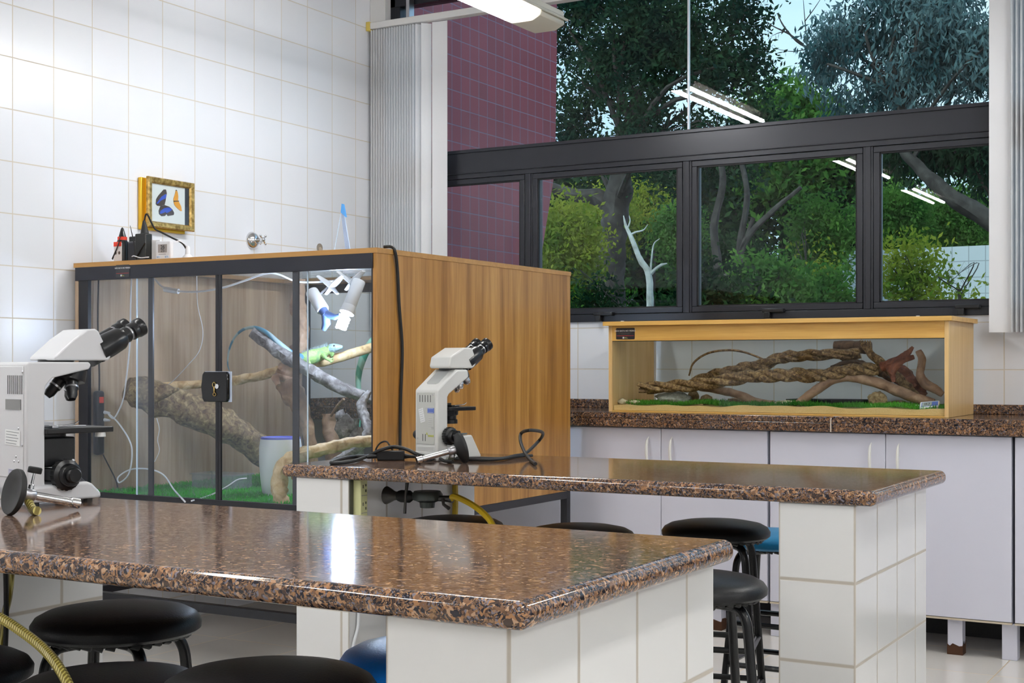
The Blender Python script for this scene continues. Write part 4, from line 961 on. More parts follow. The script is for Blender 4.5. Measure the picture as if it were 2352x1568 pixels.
# ------------------------------------------------------------------ oak vivarium on the counter
VX0, VX1, VY0, VY1, VZ0, VZ1 = -2.673, -1.204, 5.485, 5.948, .9145, 1.311
def vivarium():
    t = thing('oak_vivarium', 'long low light-oak vivarium with twisted vines standing on the window counter', 'terrarium', ((VX0+VX1)/2, (VY0+VY1)/2, VZ0))
    th = .016
    bm = B(); box(bm, (VX0-.018, VY0-.022, VZ1-.018), (VX1+.016, VY0+.05, VZ1)); box(bm, (VX0-.018, VY1-.03, VZ1-.018), (VX1+.016, VY1+.004, VZ1))
    box(bm, (VX0-.018, VY0+.05, VZ1-.018), (VX0+.06, VY1-.03, VZ1)); box(bm, (VX1-.06, VY0+.05, VZ1-.018), (VX1+.016, VY1-.03, VZ1))
    obj('lid', bm, w_oak_h, t)
    obj('added_lid_mesh', box(B(), (VX0+.05, VY0+.04, VZ1-.012), (VX1-.05, VY1-.02, VZ1-.009)), mesh_m, t)  # unseen mesh opening, added to let lamp light into the vivarium
    obj('side_panel', box(B(), (VX0, VY0, VZ0), (VX0+th, VY1, VZ1-.018)), w_oak_v, t, bevel=.001)
    obj('side_panel', box(B(), (VX1-th, VY0, VZ0), (VX1, VY1, VZ1-.018)), w_oak_v, t, bevel=.001)
    obj('fascia', box(B(), (VX0+th, VY0+.001, 1.226), (VX1-th, VY0+.017, VZ1-.018)), w_oak_h, t, bevel=.001)
    obj('base_board', box(B(), (VX0+th, VY0+.001, VZ0), (VX1-th, VY1, VZ0+.006)), w_oak_h, t)
    obj('front_pane', box(B(), (VX0+th, VY0+.010, VZ0+.006), (VX1-th, VY0+.014, 1.226)), clean_glass, t)
    obj('glass_edge', box(B(), (VX0+th, VY0+.009, 1.2235), (VX1-th, VY0+.0155, 1.2265)), pm('dark_glass_edge', (.05, .08, .07), .2), t)
    obj('back_pane', box(B(), (VX0+th, VY1-.008, VZ0+.006), (VX1-th, VY1-.004, VZ1-.018)), clean_glass, t)
    obj('back_strip', box(B(), (VX0+th+.001, VY1-.012, VZ0+.006), (VX0+.027, VY1-.008, VZ1-.02)), whitepl, t)
    bm = B()
    for xx in (VX0+.05, VX1-.13): box(bm, (xx, VY0+.02, VZ1), (xx+.012, VY0+.03, VZ1+.004))
    obj('lid_stop', bm, whitepl, t)
    sc = P(1436, 766, Y=VY0-.001)
    sticker(t, Matrix.Translation(Vector((sc.x, VY0+.001, sc.z))-Vector(t.location)), .09, .05)
vivarium()
# sand bed with wavy top
bm = B(); nx, ny = 90, 12
gx = np.linspace(VX0+.018, VX1-.018, nx); gy = np.linspace(VY0+.016, VY1-.014, ny); g = []
for i, x in enumerate(gx):
    row = []
    for j, y in enumerate(gy):
        row.append(bm.verts.new((x, y, VZ0+.030+.012*noise.noise(Vector((x*7, y*3, 1)))-.012*(x-VX0)/(VX1-VX0)*0)))
    g.append(row)
lo = [[bm.verts.new((x, y, VZ0+.007)) for y in gy] for x in gx]
for i in range(nx-1):
    for j in range(ny-1):
        bm.faces.new((g[i][j], g[i+1][j], g[i+1][j+1], g[i][j+1]))
    bm.faces.new((g[i][0], lo[i][0], lo[i+1][0], g[i+1][0])); bm.faces.new((g[i][-1], g[i+1][-1], lo[i+1][-1], lo[i][-1]))
o = obj('sand_bed', bm, sand_m, None, smooth=True); tag(o, 'layer of golden sand on the floor of the oak vivarium', 'sand', kind='stuff')
n = 9000; xs = rng.uniform(VX0+.07, VX1-.03, n); ys = VY0+.035+np.abs(rng.normal(0, .10, n))
ys = np.clip(ys, VY0+.03, VY1-.03)
o = cards('moss_carpet', np.stack([xs, ys, VZ0+.031+.006*np.sin(xs*23)*np.cos(xs*7)], 1), .022, lf_moss, 'blade', .16, 'stuff'); tag(o, 'green moss carpet lying on the sand of the oak vivarium', 'moss', kind='stuff')
def vine(label, pts, R, r, turns, mat, strands=3, n=10):
    path = smooth_path(pts, n); bm = B(); m = len(path)
    for s in range(strands):
        q = []; ph = 2*PI*s/strands
        for i, p in enumerate(path):
            tt = (path[min(i+1, m-1)]-path[max(0, i-1)]).normalized(); a = Vector((0, 1, 0)); b = tt.cross(a).normalized()
            an = ph+turns*2*PI*i/m
            q.append(p+(a*math.cos(an)+b*math.sin(an))*R*(1+.2*math.sin(i*.5+s)))
        tube(bm, q, [r*.7, r, r*1.1, r, r*.8], 10, rough=.25)
    c = path[0].copy(); o = obj('twisted_vine', bm, mat, None, smooth=True)
    for v in o.data.vertices: v.co -= c
    o.location = c
    return tag(o, label, 'vine', 'twisted vines in the oak vivarium')
q2 = lambda l, Y, Y2=None: [P(1380+x/2.42, 720+y/2.42, Y=Y+((Y2 or Y)-Y)*i/(len(l)-1)) for i, (x, y) in enumerate(l)]
vine('upper twisted vine rising to the right under the vivarium lid', q2([(260, 420), (480, 395), (600, 350), (700, 328), (800, 302), (900, 285), (1000, 245), (1100, 235), (1250, 228), (1440, 222)], 5.66, 5.72), .013, .014, 3.6, bk_vine)
vine('lower twisted vine running along the middle of the vivarium', q2([(215, 410), (400, 405), (600, 385), (800, 352), (950, 345), (1100, 342), (1250, 340), (1400, 312), (1540, 310)], 5.56, 5.62), .014, .0155, 4.2, bk_vine)
vg = 'branches in the oak vivarium'
branch('branch', 'thin arched twig in the left half of the oak vivarium', q2([(490, 345), (515, 275), (590, 222), (700, 203), (800, 215), (925, 262)], 5.70), [.004, .005, .005, .005, .004], bk_vine, .1, 8, group=vg)
branch('branch', 'smooth brown bent branch arching over the right half of the vivarium', q2([(1090, 505), (1190, 430), (1300, 362), (1400, 352), (1550, 388), (1650, 430), (1750, 468), (1850, 500)], 5.60, 5.66), [.016, .020, .021, .021, .022, .022, .021, .02], bk_brown, .15, group=vg)
branch('branch', 'short brown branch sloping to the moss below the twisted vines', q2([(550, 415), (680, 430), (780, 455), (870, 490), (960, 500)], 5.72, 5.66), [.012, .018, .018, .016, .014], bk_brown, .2, group=vg)
branch('branch', 'frayed yellow-tipped branch at the top right of the vivarium', q2([(1455, 165), (1500, 225), (1580, 290), (1660, 360), (1730, 430), (1760, 470)], 5.74, 5.72), [.014, .015, .02, .02, .018, .016], bk_vine, .3, group=vg,
       extra=[(q2([(1440+14*k_, 150), (1465+9*k_, 190), (1500+4*k_, 232)], 5.73), [.003, .004, .003]) for k_ in range(5)])
branch('branch', 'forked reddish driftwood pointing up at the right of the vivarium', q2([(1560, 300), (1640, 262), (1700, 225), (1735, 185)], 5.62), [.02, .018, .014, .006], bk_red, .3, group=vg, extra=[(q2([(1610, 330), (1660, 270), (1740, 240)], 5.60), [.02, .016, .010]), (q2([(1600, 290), (1620, 340), (1630, 380)], 5.6), [.016, .012, .008])])
branch('branch', 'upright grey-brown bent branch by the right wall of the vivarium', q2([(1765, 205), (1785, 260), (1775, 330), (1800, 385), (1860, 420), (1900, 450)], 5.68), [.013, .016, .016, .020, .018, .012], bk_brown, .2, group=vg)
branch('driftwood', 'dark red slab of driftwood in the right corner of the vivarium', q2([(1640, 300), (1690, 360), (1740, 420), (1780, 470)], 5.76), [.028, .040, .042, .03], bk_red, .4, cat='driftwood', group=None)
branch('log', 'short dark hollow log lying high under the vivarium lid', q2([(1300, 185), (1380, 185), (1440, 188), (1500, 192)], 5.86), [.026, .027, .027, .026], bk_dark, .1, cat='log', group=None)
branch('branch', 'dark knotted branch crossing behind the red driftwood', q2([(1340, 240), (1420, 275), (1500, 300), (1560, 325), (1620, 370)], 5.80), [.014, .016, .02, .02, .014], bk_dark, .35, group=vg, extra=[(q2([(1280, 300), (1370, 272), (1480, 290)], 5.78), [.008, .010, .010])])
def rock(label, px, py, w_, h_, Y, mat, seed):
    c = P(px, py, Y=Y); bm = B(); ell(bm, (0, 0, 0), (w_, w_*.7, h_), 20, rough=.35, seed=seed)
    o = obj('rock', bm, mat, None, smooth=True); o.location = (c.x, c.y, max(VZ0+.028+h_*.7, c.z)); tag(o, label, 'rock', 'rocks in the oak vivarium')
rock('large flat grey rock under the twisted vines', 1545, 916, .084, .033, 5.62, stone_g, 1)
rock('small pale rock at the far left of the vivarium', 1428, 923, .026, .016, 5.56, stone_p, 2)
rock('second small pale rock from the left in the vivarium', 1458, 924, .026, .010, 5.54, stone_p, 3)
rock('brown pointed rock right of the large grey one', 1622, 918, .032, .022, 5.68, stone_b, 4)
rock('brown rock peeking from behind the large grey one', 1592, 908, .025, .026, 5.74, stone_b, 9)
rock('flat reddish rock in the middle left of the vivarium', 1690, 920, .040, .014, 5.78, stone_b, 5)
rock('pale flat rock at the foot of the bent branch', 1805, 926, .045, .012, 5.60, stone_p, 6)
rock('tall dark round rock in the right half of the vivarium', 2016, 918, .040, .034, 5.64, stone_b, 7)
rock('flat pinkish rock right of the tall dark one', 2062, 926, .045, .011, 5.72, stone_b, 8)
a, b_ = P(1815, 925, Y=5.82), P(2010, 928, Y=5.82)
t = thing('water_tray', 'shallow black plastic water tray at the back of the vivarium', 'tray', ((a.x+b_.x)/2, 5.82, VZ0+.03))
bm = B(); z0 = VZ0+.028
box(bm, (a.x, 5.76, z0), (b_.x, 5.90, z0+.006)); box(bm, (a.x, 5.76, z0), (b_.x, 5.768, z0+.03)); box(bm, (a.x, 5.892, z0), (b_.x, 5.90, z0+.03)); box(bm, (a.x, 5.76, z0), (a.x+.008, 5.90, z0+.03)); box(bm, (b_.x-.008, 5.76, z0), (b_.x, 5.90, z0+.03))
obj('tray_body', bm, pm('wet_black', (.01, .012, .012), .08), t, bevel=.002)
obj('water', box(B(), (a.x+.008, 5.768, z0+.006), (b_.x-.008, 5.892, z0+.022)), pm('dark_water', (.01, .03, .02), .03), t)
a = P(2134, 938, Y=5.53)
t = thing('mini_thermometer', 'small white digital thermometer lying on the vivarium moss at right', 'thermometer', a)
Mt = Matrix.Translation(Vector((a.x, 5.53, VZ0+.036))) @ Matrix.Rotation(math.radians(-6), 4, 'Y') @ Matrix.Rotation(math.radians(-48), 4, 'X')
obj('case', box(B(), (-.038, -.004, 0), (.038, .010, .036), M=Mt), whitepl, t, bevel=.004, seg=3)
obj('screen', box(B(), (-.028, -.0055, .008), (.010, -.0038, .028), M=Mt), pm('lcd_pale', (.40, .44, .40), .2), t)
obj('screen_border', box(B(), (-.031, -.0045, .006), (.034, -.0036, .030), M=Mt), inkblue, t)
text('readout', '26.3', .014, blackink, t, Matrix.Translation(-a) @ Mt @ Matrix.Translation((-.009, -.006, .018)) @ R90, .0002)
cable('sensor_wire', 'thin pale sensor wire on the vivarium moss', [P(2125, 935, Y=5.58), P(2105, 930, Y=5.6), P(2085, 934, Y=5.6), P(2070, 930, Y=5.6), P(2045, 928, Y=5.64)], .0012, cablew)

# ------------------------------------------------------------------ microscopes
def microscope(label, loc, heading, big):
    t = thing('microscope', label, 'microscope', loc, heading)
    K = dict(world=False)
    if big:
        w_ = .12; arm = [(0, .018), (0, .302), (.005, .3065), (.150, .3065), (.155, .300), (.150, .291), (.060, .272), (.044, .255), (.042, .24), (.042, .045), (.13, .045), (.13, .018)]
        W2 = w_*.5
        base = [(0, .008), (0, .042), (.14, .046), (.152, .041), (.174, .020), (.174, .008)]; bw = .07
        head = [(.070, .310), (.071, .317), (.118, .356), (.152, .378), (.172, .380), (.18, .375), (.212, .318), (.206, .310)]; hw = .05
        stz = .164; kz = .064; kr = .033; kx = .085; ex0, ez0, exd = .200, .336, Vector((.88, 0, .44)); el = .118; esp = .038
        nx_, nz_ = .138, .274; sw = .07; sx0, sx1 = .042, .205
        body = pm('cool_white_enamel', (.64, .64, .65), .3, coat=.2)
    else:
        w_ = .105; W2 = w_*.5; arm = [(0, .0), (0, .222), (.083, .286), (.132, .286), (.137, .262), (.052, .209), (.046, .2), (.046, .03), (.046, .0)]
        base = [(-.004, .006), (-.004, .030), (.10, .030), (.108, .074), (.152, .078), (.192, .012), (.192, .006)]; bw = .05
        head = [(.06, .289), (.055, .296), (.062, .325), (.120, .355), (.155, .355), (.178, .31), (.165, .294), (.155, .289)]; hw = .047
        stz = .168; kz = .078; kr = .027; kx = .045; ex0, ez0, exd = .156, .312, Vector((.80, 0, .50)); el = .108; esp = .030
        nx_, nz_ = .142, .262; sw = .06; sx0, sx1 = .045, .16
        body = creampl
    exd.normalize()
    obj('base', prism(B(), base, -bw, bw), body, t, bevel=.006, seg=3, **K)
    bm = B()
    for (fx, fy) in ((.02, -bw+.015), (.02, bw-.015), (base[-1][0]-.025, -bw+.015), (base[-1][0]-.025, bw-.015)): lathe(bm, [(0, 0), (.01, 0), (.01, .008), (0, .008)], Matrix.Translation((fx, fy, 0)), 14)
    obj('rubber_foot', bm, blackrub, t, **K)
    a = obj('arm', prism(B(), arm, -W2, W2), body, t, bevel=.006, seg=3, **K)
    obj('head', prism(B(), head, -hw, hw), body, t, bevel=.007, seg=3, **K)
    hx = (head[0][0]+head[-1][0])/2
    obj('head_collar', lathe(B(), [(0, 0), (.038, 0), (.038, .006), (0, .006)], Matrix.Translation(((.105 if big else .105), 0, (.3055 if big else .2855))), 24), blackpl, t, smooth=True, **K)
    if not big:     # grip hollow on the sloping back of the arm
        d = Vector((.083, 0, .064)).normalized(); n_ = Vector((-d.z, 0, d.x))
        M = Matrix(((d.x, 0, n_.x, .0), (0, 1, 0, 0), (d.z, 0, n_.z, .222), (0, 0, 0, 1)))
        obj('grip_hollow', prism(B(), [(.030, -.020), (.036, -.028), (.088, -.028), (.094, -.020), (.094, .020), (.088, .028), (.036, .028), (.030, .020)], -.006, .0008, M=M, axis='z'), pm('hollow_grey', (.40, .41, .40), .5), a, **K)
    # back panel with slots, labels
    if big: pz0, pz1 = .06, .297
    else: pz0, pz1 = .052, .214
    bp = obj('back_panel', box(B(), (-.002, -W2+.012, pz0), (.001, W2-.010, pz1)), body if big else greypl, t, bevel=.001, **K)
    bm = B(); ns = 8 if big else 5
    for i in range(ns):
        yy = (-.044+.008*i) if big else (.026-.0125*i)
        z0, z1 = (.238, .278) if big else (.184, .206)
        box(bm, (-.0028, yy-.0009, z0), (-.0015, yy+.0009, z1))
    if not big:
        for yy in (.012, .0): box(bm, (-.0028, yy-.0009, .062), (-.0015, yy+.0009, .084))
    obj('vent_slot', bm, blackpl, bp, **K)
    bm = B()
    for (yy, zz) in (((-.046, .285), (-.030, .165), (-.045, .13), (-.02, .105), (-.012, .095), (-.030, .095)) if big else ((.036, .208), (-.036, .208), (.036, .07), (-.004, .165))):
        lathe(bm, [(0, 0), (.0028, 0), (.0018, .0016), (0, .0016)], axisM((-.002, yy, zz), (-1, 0, 0)), 10)
    obj('screw', bm, steel, bp, smooth=True, **K)
    def lab(yc, zc, wy, hz, rot, mat, lines, col, name='paper_label'):
        M = Matrix.Translation((-.0024, yc, zc)) @ Matrix.Rotation(rot, 4, 'X')
        l = obj(name, box(B(), (-.0008, -wy/2, -hz/2), (0, wy/2, hz/2), M=M), mat, bp, **K)
        bm = B()
        for i in range(lines):
            z_ = hz*.38-hz*.76*i/max(1, lines-1); box(bm, (-.0012, -wy*.42*random.uniform(.5, 1), z_-hz*.02), (-.0007, wy*.42, z_+hz*.02), M=M)
        obj('print_line', bm, col, l, **K)
    if big:
        lab(-.008, .145, .06, .032, .05, paper, 5, inkgrey); lab(-.008, .068, .034, .020, .05, pm('pale_violet_tag', (.5, .5, .62), .5), 3, inkgrey)
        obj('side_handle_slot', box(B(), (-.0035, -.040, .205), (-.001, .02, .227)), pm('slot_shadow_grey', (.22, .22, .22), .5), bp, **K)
    else:
        lab(.016, .142, .022, .044, -.25, paper, 6, pm('faint_print', (.55, .56, .57), .6)); lab(-.026, .158, .030, .016, 0, inkblue, 2, whiteink, 'blue_label')
        lab(-.026, .120, .026, .034, 0, pm('rating_plate', (.58, .59, .55), .5), 5, pm('rating_print', (.42, .43, .42), .6))
        lab(-.026, .079, .026, .006, 0, inkyel, 1, greypl, 'warning_label')
        tri = [(-.012, .082), (-.004, .082), (-.008, .090)]
        obj('warning_triangle', prism(B(), tri, -.0036, -.0025, axis='x'), inkyel, bp, **K)
        text('lettering', 'CE', .009, inkgrey, bp, Matrix.Translation((-.0034, -.034, .103)) @ Matrix.Rotation(-PI/2, 4, 'Z') @ R90, .0001)
        lp = obj('fuse_cover', box(B(), (-.002, -.042, .004), (.001, .042, .046)), body, t, bevel=.001, **K)
        bm = B()
        for i in range(5): box(bm, (-.0026, -.036, .041-.004*i), (-.0018, .034, .0418-.004*i))
        obj('print_line', bm, pm('fine_print', (.45, .45, .44), .6), lp, **K)
        obj('power_inlet', tube(B(), [(-.002, .012, .010), (-.018, .012, .012), (-.03, .012, .008)], [.009, .009, .006], 10), blackpl, t, smooth=True, **K)
    # eyepieces
    for s in (-1, 1):
        p0 = Vector((ex0, s*esp*.75, ez0)); p1 = p0+exd*el*.45; p2 = p0+exd*el
        if s < 0:
            bm = B(); tube(bm, [p0-exd*.01, p0+exd*.02, p1, p1+exd*.01], [.028, .028, .026, .020], 20)
        else:
            bm = B(); tube(bm, [p0-exd*.01, p1], [.019, .018], 20)
        e = obj('eyepiece', bm, blackpl, t, smooth=True, **K)
        bm = B(); M = axisM(p1, exd); L = el*.55
        lathe(bm, [(0, 0), (.0185, 0), (.0185, L*.35), (.0160, L*.38), (.0160, L*.5), (.0195, L*.53), (.0195, L*.72), (.0185, L*.74), (.0215, L*.8), (.0215, L), (.014, L), (.013, L*.93), (0, L*.93)], M, 24)
        obj('ocular', bm, blackpl, e, smooth=True, **K)
        obj('silver_ring', lathe(B(), [(0, L*.4), (.0164, L*.4), (.0164, L*.46), (0, L*.46)], M, 24), steel, e, smooth=True, **K)
        obj('lens', lathe(B(), [(0, L*.94), (.010, L*.94), (0, L*.965)], M, 16), pm('lens_glass', (.05, .06, .08), .05), e, smooth=True, **K)
    # eyepiece bridge
    b0 = Vector((ex0-.01, 0, ez0-.012)); bm = B()
    tube(bm, [b0-exd*.01, b0+exd*el*.25, b0+exd*el*.42], [.027, .027, .020], 16, flat=1.5); obj('eyepiece_bridge', bm, blackpl, t, smooth=True, **K)
    # nosepiece and objectives
    tilt = Vector((-.30 if big else .42, 0, -1)).normalized(); nc = Vector((nx_, 0, nz_))
    R_ = .030 if big else .027
    npc = obj('nosepiece', lathe(B(), [(0, -.02), (R_+.004, -.02), (R_+.006, -.004), (R_+.006, .006), (R_*.8, .012), (0, .016)], axisM(nc, tilt), 28), blackpl, t, smooth=True, **K)
    if not big: specs = ((0.0, .050, chrome), (2.1, .026, steel), (4.2, .03, steel))
    else: specs = ((0.0, .050, blackpl), (2.2, .052, blackpl), (4.1, .045, blackpl))
    q = axisM(nc, tilt)
    for an, L, om in specs:
        out = (q.to_3x3() @ Vector((math.cos(an), math.sin(an), 0))).normalized(); d = (tilt*.9+out*.42).normalized(); o_ = nc+out*R_*.45+tilt*.006
        k_ = 1.25 if big else 1.25
        ob = obj('objective', lathe(B(), [(0, 0), (.011*k_, 0), (.011*k_, L*.5), (.0095*k_, L*.55), (.0095*k_, L*.8), (.006*k_, L), (0, L)], axisM(o_, d), 20), om, npc, smooth=True, **K)
        obj('metal_band', lathe(B(), [(0, 0), (.0113*k_, 0), (.0113*k_, .004), (0, .004)], axisM(o_+d*L*.38, d), 20), steel, ob, smooth=True, **K)
        obj('tip_ring', lathe(B(), [(0, 0), (.0085*k_, 0), (.0065*k_, .006), (0, .006)], axisM(o_+d*L*.82, d), 20), chrome, ob, smooth=True, **K)
    # stage
    bm = B(); box(bm, (sx0, -sw, stz-.012), (sx1, sw, stz+.0)); box(bm, (sx0-.0, -.03, stz-.05 if big else stz-.03), (sx0+.05, .03, stz-.01))
    st = obj('stage', bm, blackpl, t, bevel=.002, **K)
    bm = B(); box(bm, (sx0+.02, -sw*.8, stz), (sx0+.035, sw*.8, stz+.006)); box(bm, (sx0+.035, -.025, stz), (sx1-.04, -.018, stz+.003)); box(bm, (sx0, -.02, stz), (sx0+.045, .03, stz+.012))
    obj('slide_holder', bm, steel if big else blackpl, st, bevel=.001, **K)
    obj('stage_clip', tube(B(), [(sx0+.05, -.03, stz+.004), (sx0+.085, -.034, stz+.006), (sx0+.10, -.03, stz+.012)], .0015, 6), chrome, st, smooth=True, **K)
    bm = B(); lathe(bm, [(0, 0), (.026, 0), (.026, .012), (.022, .014), (.022, .026), (.028, .028), (.028, .040), (0, .040)], Matrix.Translation((sx0+.055, 0, stz-.054)), 26)
    obj('condenser', bm, blackpl, t, smooth=True, **K)
    if big:
        bm = B(); tube(bm, [(sx1-.025, -sw+.014, stz-.012), (sx1-.025, -sw+.014, stz-.022)], [.011, .012], 14); obj('stage_control', bm, creampl, st, smooth=True, **K)
        bm = B(); box(bm, (.042, -.045, .080), (.125, .045, stz-.02)); obj('focus_block', bm, blackpl, t, bevel=.004, **K)
        obj('block_button', lathe(B(), [(0, 0), (.0035, 0), (.0035, .002), (0, .002)], axisM((.118, -.0452, .092), (0, -1, 0)), 12), whitepl, t, smooth=True, **K)
        obj('lamp_guard', prism(B(), [(.09, .045), (.150, .043), (.12, .072), (.09, .075)], -.05, .05), pm('dark_grey_guard', (.05, .05, .055), .3), t, bevel=.003, **K)
    else:
        obj('lamp_window', prism(B(), [(.105, .077), (.150, .0795), (.150, .083), (.105, .083)], -.03, .03), pm('bluish_lens_ring', (.10, .14, .16), .2), t, bevel=.001, **K)
        obj('field_control', box(B(), (.09, -.045, .078), (.108, -.01, .092)), blackpl, t, bevel=.003, **K)
    for s in (-1, 1):
        y0 = s*W2
        k1 = obj('focus_knob', lathe(B(), [(0, 0), (kr*.9, 0), (kr, .003), (kr, .018), (kr*.82, .021), (kr*.75, .022), (kr*.72, .034), (kr*.68, .036), (0, .036)], axisM((kx, y0, kz), (0, s, 0)), 30), blackpl, t, smooth=True, **K)
        bm = B()
        for i in range(20):
            an = 2*PI*i/20; c_ = Vector((kx+(kr+.0002)*math.cos(an), y0+s*.010, kz+(kr+.0002)*math.sin(an))); tube(bm, [c_-Vector((0, s*.007, 0)), c_+Vector((0, s*.007, 0))], .0014, 5)
        obj('knob_grip', bm, blackrub, k1, smooth=True, **K)
        obj('fine_knob', lathe(B(), [(0, .034), (kr*.5, .034), (kr*.5, .046), (kr*.42, .049), (0, .049)], axisM((kx, y0, kz), (0, s, 0)), 24), blackpl, k1, smooth=True, **K)
    return t
def heading_pos(px, Zp, lx, ly, h, depth):
    c, s = math.cos(h), math.sin(h); p = P(px, HY+ (EYE-Zp)*F/depth, d=depth)
    return Vector((p.x-(lx*c-ly*s), p.y-(lx*s+ly*c), Zp))
h2 = math.radians(75)
MIC2 = heading_pos(1004, .82, 0, -.0525, h2, 4.27)
microscope('smaller cream-white microscope with labels on its back, standing on the rear bench', MIC2, h2, False)
h1 = math.radians(80)
MIC1 = heading_pos(62, .82, 0, -.06, h1, 2.90)
microscope('large white microscope at the left edge, standing on the front bench', MIC1, h1, True)

# ------------------------------------------------------------------ bunsen burners lying on the benches
def burner(label, dc, te, R, stub, hcol):
    dc = Vector(dc); te = Vector(te); ax = (te-dc); L = ax.length; ax.normalize(); M = axisM(dc, ax)
    t = thing('bunsen_burner', label, 'gas burner', dc)
    obj('burner_foot', lathe(B(), [(0, .010), (R*.55, .006), (R*.9, 0), (R*.97, 0), (R, .003), (R, .009), (R*.9, .013), (R*.5, .020), (.014, .026), (0, .026)], M, 40), blackrub, t, smooth=True)
    obj('valve_body', lathe(B(), [(0, .022), (.011, .022), (.013, .028), (.013, .046), (.010, .050), (0, .050)], M, 16), steel, t, smooth=True)
    obj('burner_tube', lathe(B(), [(0, .048), (.0085, .048), (.0085, L-.020), (.0105, L-.018), (.0105, L), (.008, L), (.008, L-.01), (0, L-.01)], M, 20), chrome, t, smooth=True)
    side = Vector((0, 0, 1)); side = (side-ax*side.dot(ax)).normalized(); p = dc+ax*.038
    if stub > 0:
        k_ = obj('valve_stem', tube(B(), [p, p+side*.020+ax*.0, p+side*.022, p+side*.044], [.007, .006, .003, .003], 10), chrome, t, smooth=True)
        obj('valve_knob', lathe(B(), [(0, 0), (.013, 0), (.014, .002), (.014, .011), (.012, .013), (0, .013)], axisM(p+side*.044, side), 18), blackrub, k_, smooth=True)
    q = p-side*.012; dn = Vector((0, 0, -1)); cr = ax.cross(Vector((0, 0, 1))).normalized()
    obj('hose_stub', tube(B(), smooth_path([q, q+dn*.010+cr*.012, q+dn*.018+cr*.028, q+dn*.017+cr*.044], 4), .009, 12), hcol, t, smooth=True)
    obj('gas_nozzle', tube(B(), [q, q+cr*.0+dn*.008], .007, 10), steel, t, smooth=True)
d1, e1 = P(26, 1132, d=2.75), P(181, 1156, Z=.8335); d1.z = .867
burner('bunsen burner with black disc foot lying on the front bench before the large microscope', d1, e1, .047, 1, hose_b)
d2_, e2 = P(1064, 1022, d=4.20), P(957, 1052, d=4.15); e2.z = .832; d2_.z = .868
burner('bunsen burner lying on the rear bench beside the smaller microscope', d2_, e2, .048, 0, pm('greenish_hose', (.22, .23, .18), .3))

# cables and power brick on rear bench
bz = .8265
def onb(px, py, h=.0): return P(px, py, Z=bz+h)
a = onb(898, 1052); hb_ = math.radians(30)
t = thing('power_brick', 'black power brick lying on the rear bench left of the smaller microscope', 'power adapter', (a.x, a.y, .8205))
Mb = Matrix.Translation((a.x, a.y, .8205)) @ Matrix.Rotation(math.radians(33), 4, 'Z')
obj('brick', box(B(), (-.043, -.018, 0), (.043, .020, .030), M=Mb), blackpl, t, bevel=.003)
obj('strain_relief', tube(B(), [Mb @ Vector((.043, 0, .014)), Mb @ Vector((.075, -.002, .010))], [.007, .004], 8), blackrub, t, smooth=True)
obj('cable_socket', tube(B(), [Mb @ Vector((-.043, 0, .014)), Mb @ Vector((-.075, .004, .010))], [.009, .006], 8), blackrub, t, smooth=True)
cable('black_cable', 'thick black cord looping left of the power brick on the rear bench', [Mb @ Vector((-.07, .004, .012)), onb(820, 1048), onb(790, 1052), onb(762, 1061), onb(770, 1063), onb(810, 1059), onb(845, 1047, .006), onb(875, 1033, .028), onb(905, 1026, .035), onb(935, 1032, .028), onb(965, 1046, .01), onb(1000, 1049, .004)], .0058, blackrub)
cable('black_cable', 'thin black cord arching behind the power brick', [onb(861, 1046), onb(864, 1030, .02), onb(874, 1017, .045), onb(888, 1014, .05), onb(898, 1028, .03), onb(908, 1042)], .0028, blackrub)
cable('black_cable', 'black cord stretching right from the smaller microscope and ending in a raised loop', [onb(1000, 1047), onb(1050, 1052), onb(1100, 1052), onb(1150, 1053), onb(1180, 1047), onb(1208, 1040, .004), onb(1235, 1015, .03), onb(1246, 1000, .055), onb(1243, 991, .075), onb(1215, 988, .085), onb(1197, 995, .07), onb(1196, 1015, .045), onb(1206, 1040, .015), onb(1217, 1055), onb(1230, 1065)], .0055, blackrub)
cable('black_cable', 'second black cord lying along the rear bench beside the first', [onb(1010, 1050), onb(1070, 1055), onb(1140, 1055), onb(1190, 1048, .002), onb(1222, 1046)], .0045, blackrub)
cable('black_cable', 'short tangle of black cord behind the bunsen burner tube', [onb(915, 1052), onb(950, 1048, .004), onb(985, 1056), onb(1005, 1050, .004), onb(1020, 1058), onb(1040, 1060)], .005, blackrub)

# ------------------------------------------------------------------ socket strips, gas valve, hoses
xf = -2.447
t = thing('socket_strip', 'greenish-cream vertical socket strip on the left pillar of the rear bench', 'socket strip', (xf, 3.31, .4))
obj('strip_case', box(B(), (xf+.001, 3.293, .45), (xf+.030, 3.327, .780)), socket_m, t, bevel=.002)
obj('rear_gap', box(B(), (xf+.0005, 3.276, .45), (xf+.004, 3.292, .780)), pm('dark_olive', (.06, .06, .045), .6), t)
bm = B()
for i in range(6):
    z_ = .755-.052*i
    box(bm, (xf+.0295, 3.303, z_), (xf+.0308, 3.306, z_+.010)); box(bm, (xf+.0295, 3.316, z_+.005), (xf+.0308, 3.320, z_+.012)); box(bm, (xf+.0295, 3.316, z_-.012), (xf+.0308, 3.320, z_-.004))
obj('socket_slot', bm, blackpl, t)
bm = B()
for i in range(6): box(bm, (xf+.0295, 3.296, .733-.052*i), (xf+.0305, 3.325, .7345-.052*i))
obj('socket_divider', bm, inkgrey, t)
g = P(888, 1137, X=xf)
t = thing('gas_valve', 'tarnished gas valve with regulator on the rear bench pillar', 'gas valve', (xf, g.y, g.z))
Mx = axisM((xf, g.y, g.z), (1, 0, 0))
obj('wall_flange', lathe(B(), [(0, 0), (.028, 0), (.022, .014), (.014, .03), (.012, .05), (0, .05)], Mx, 20), bronze, t, smooth=True)
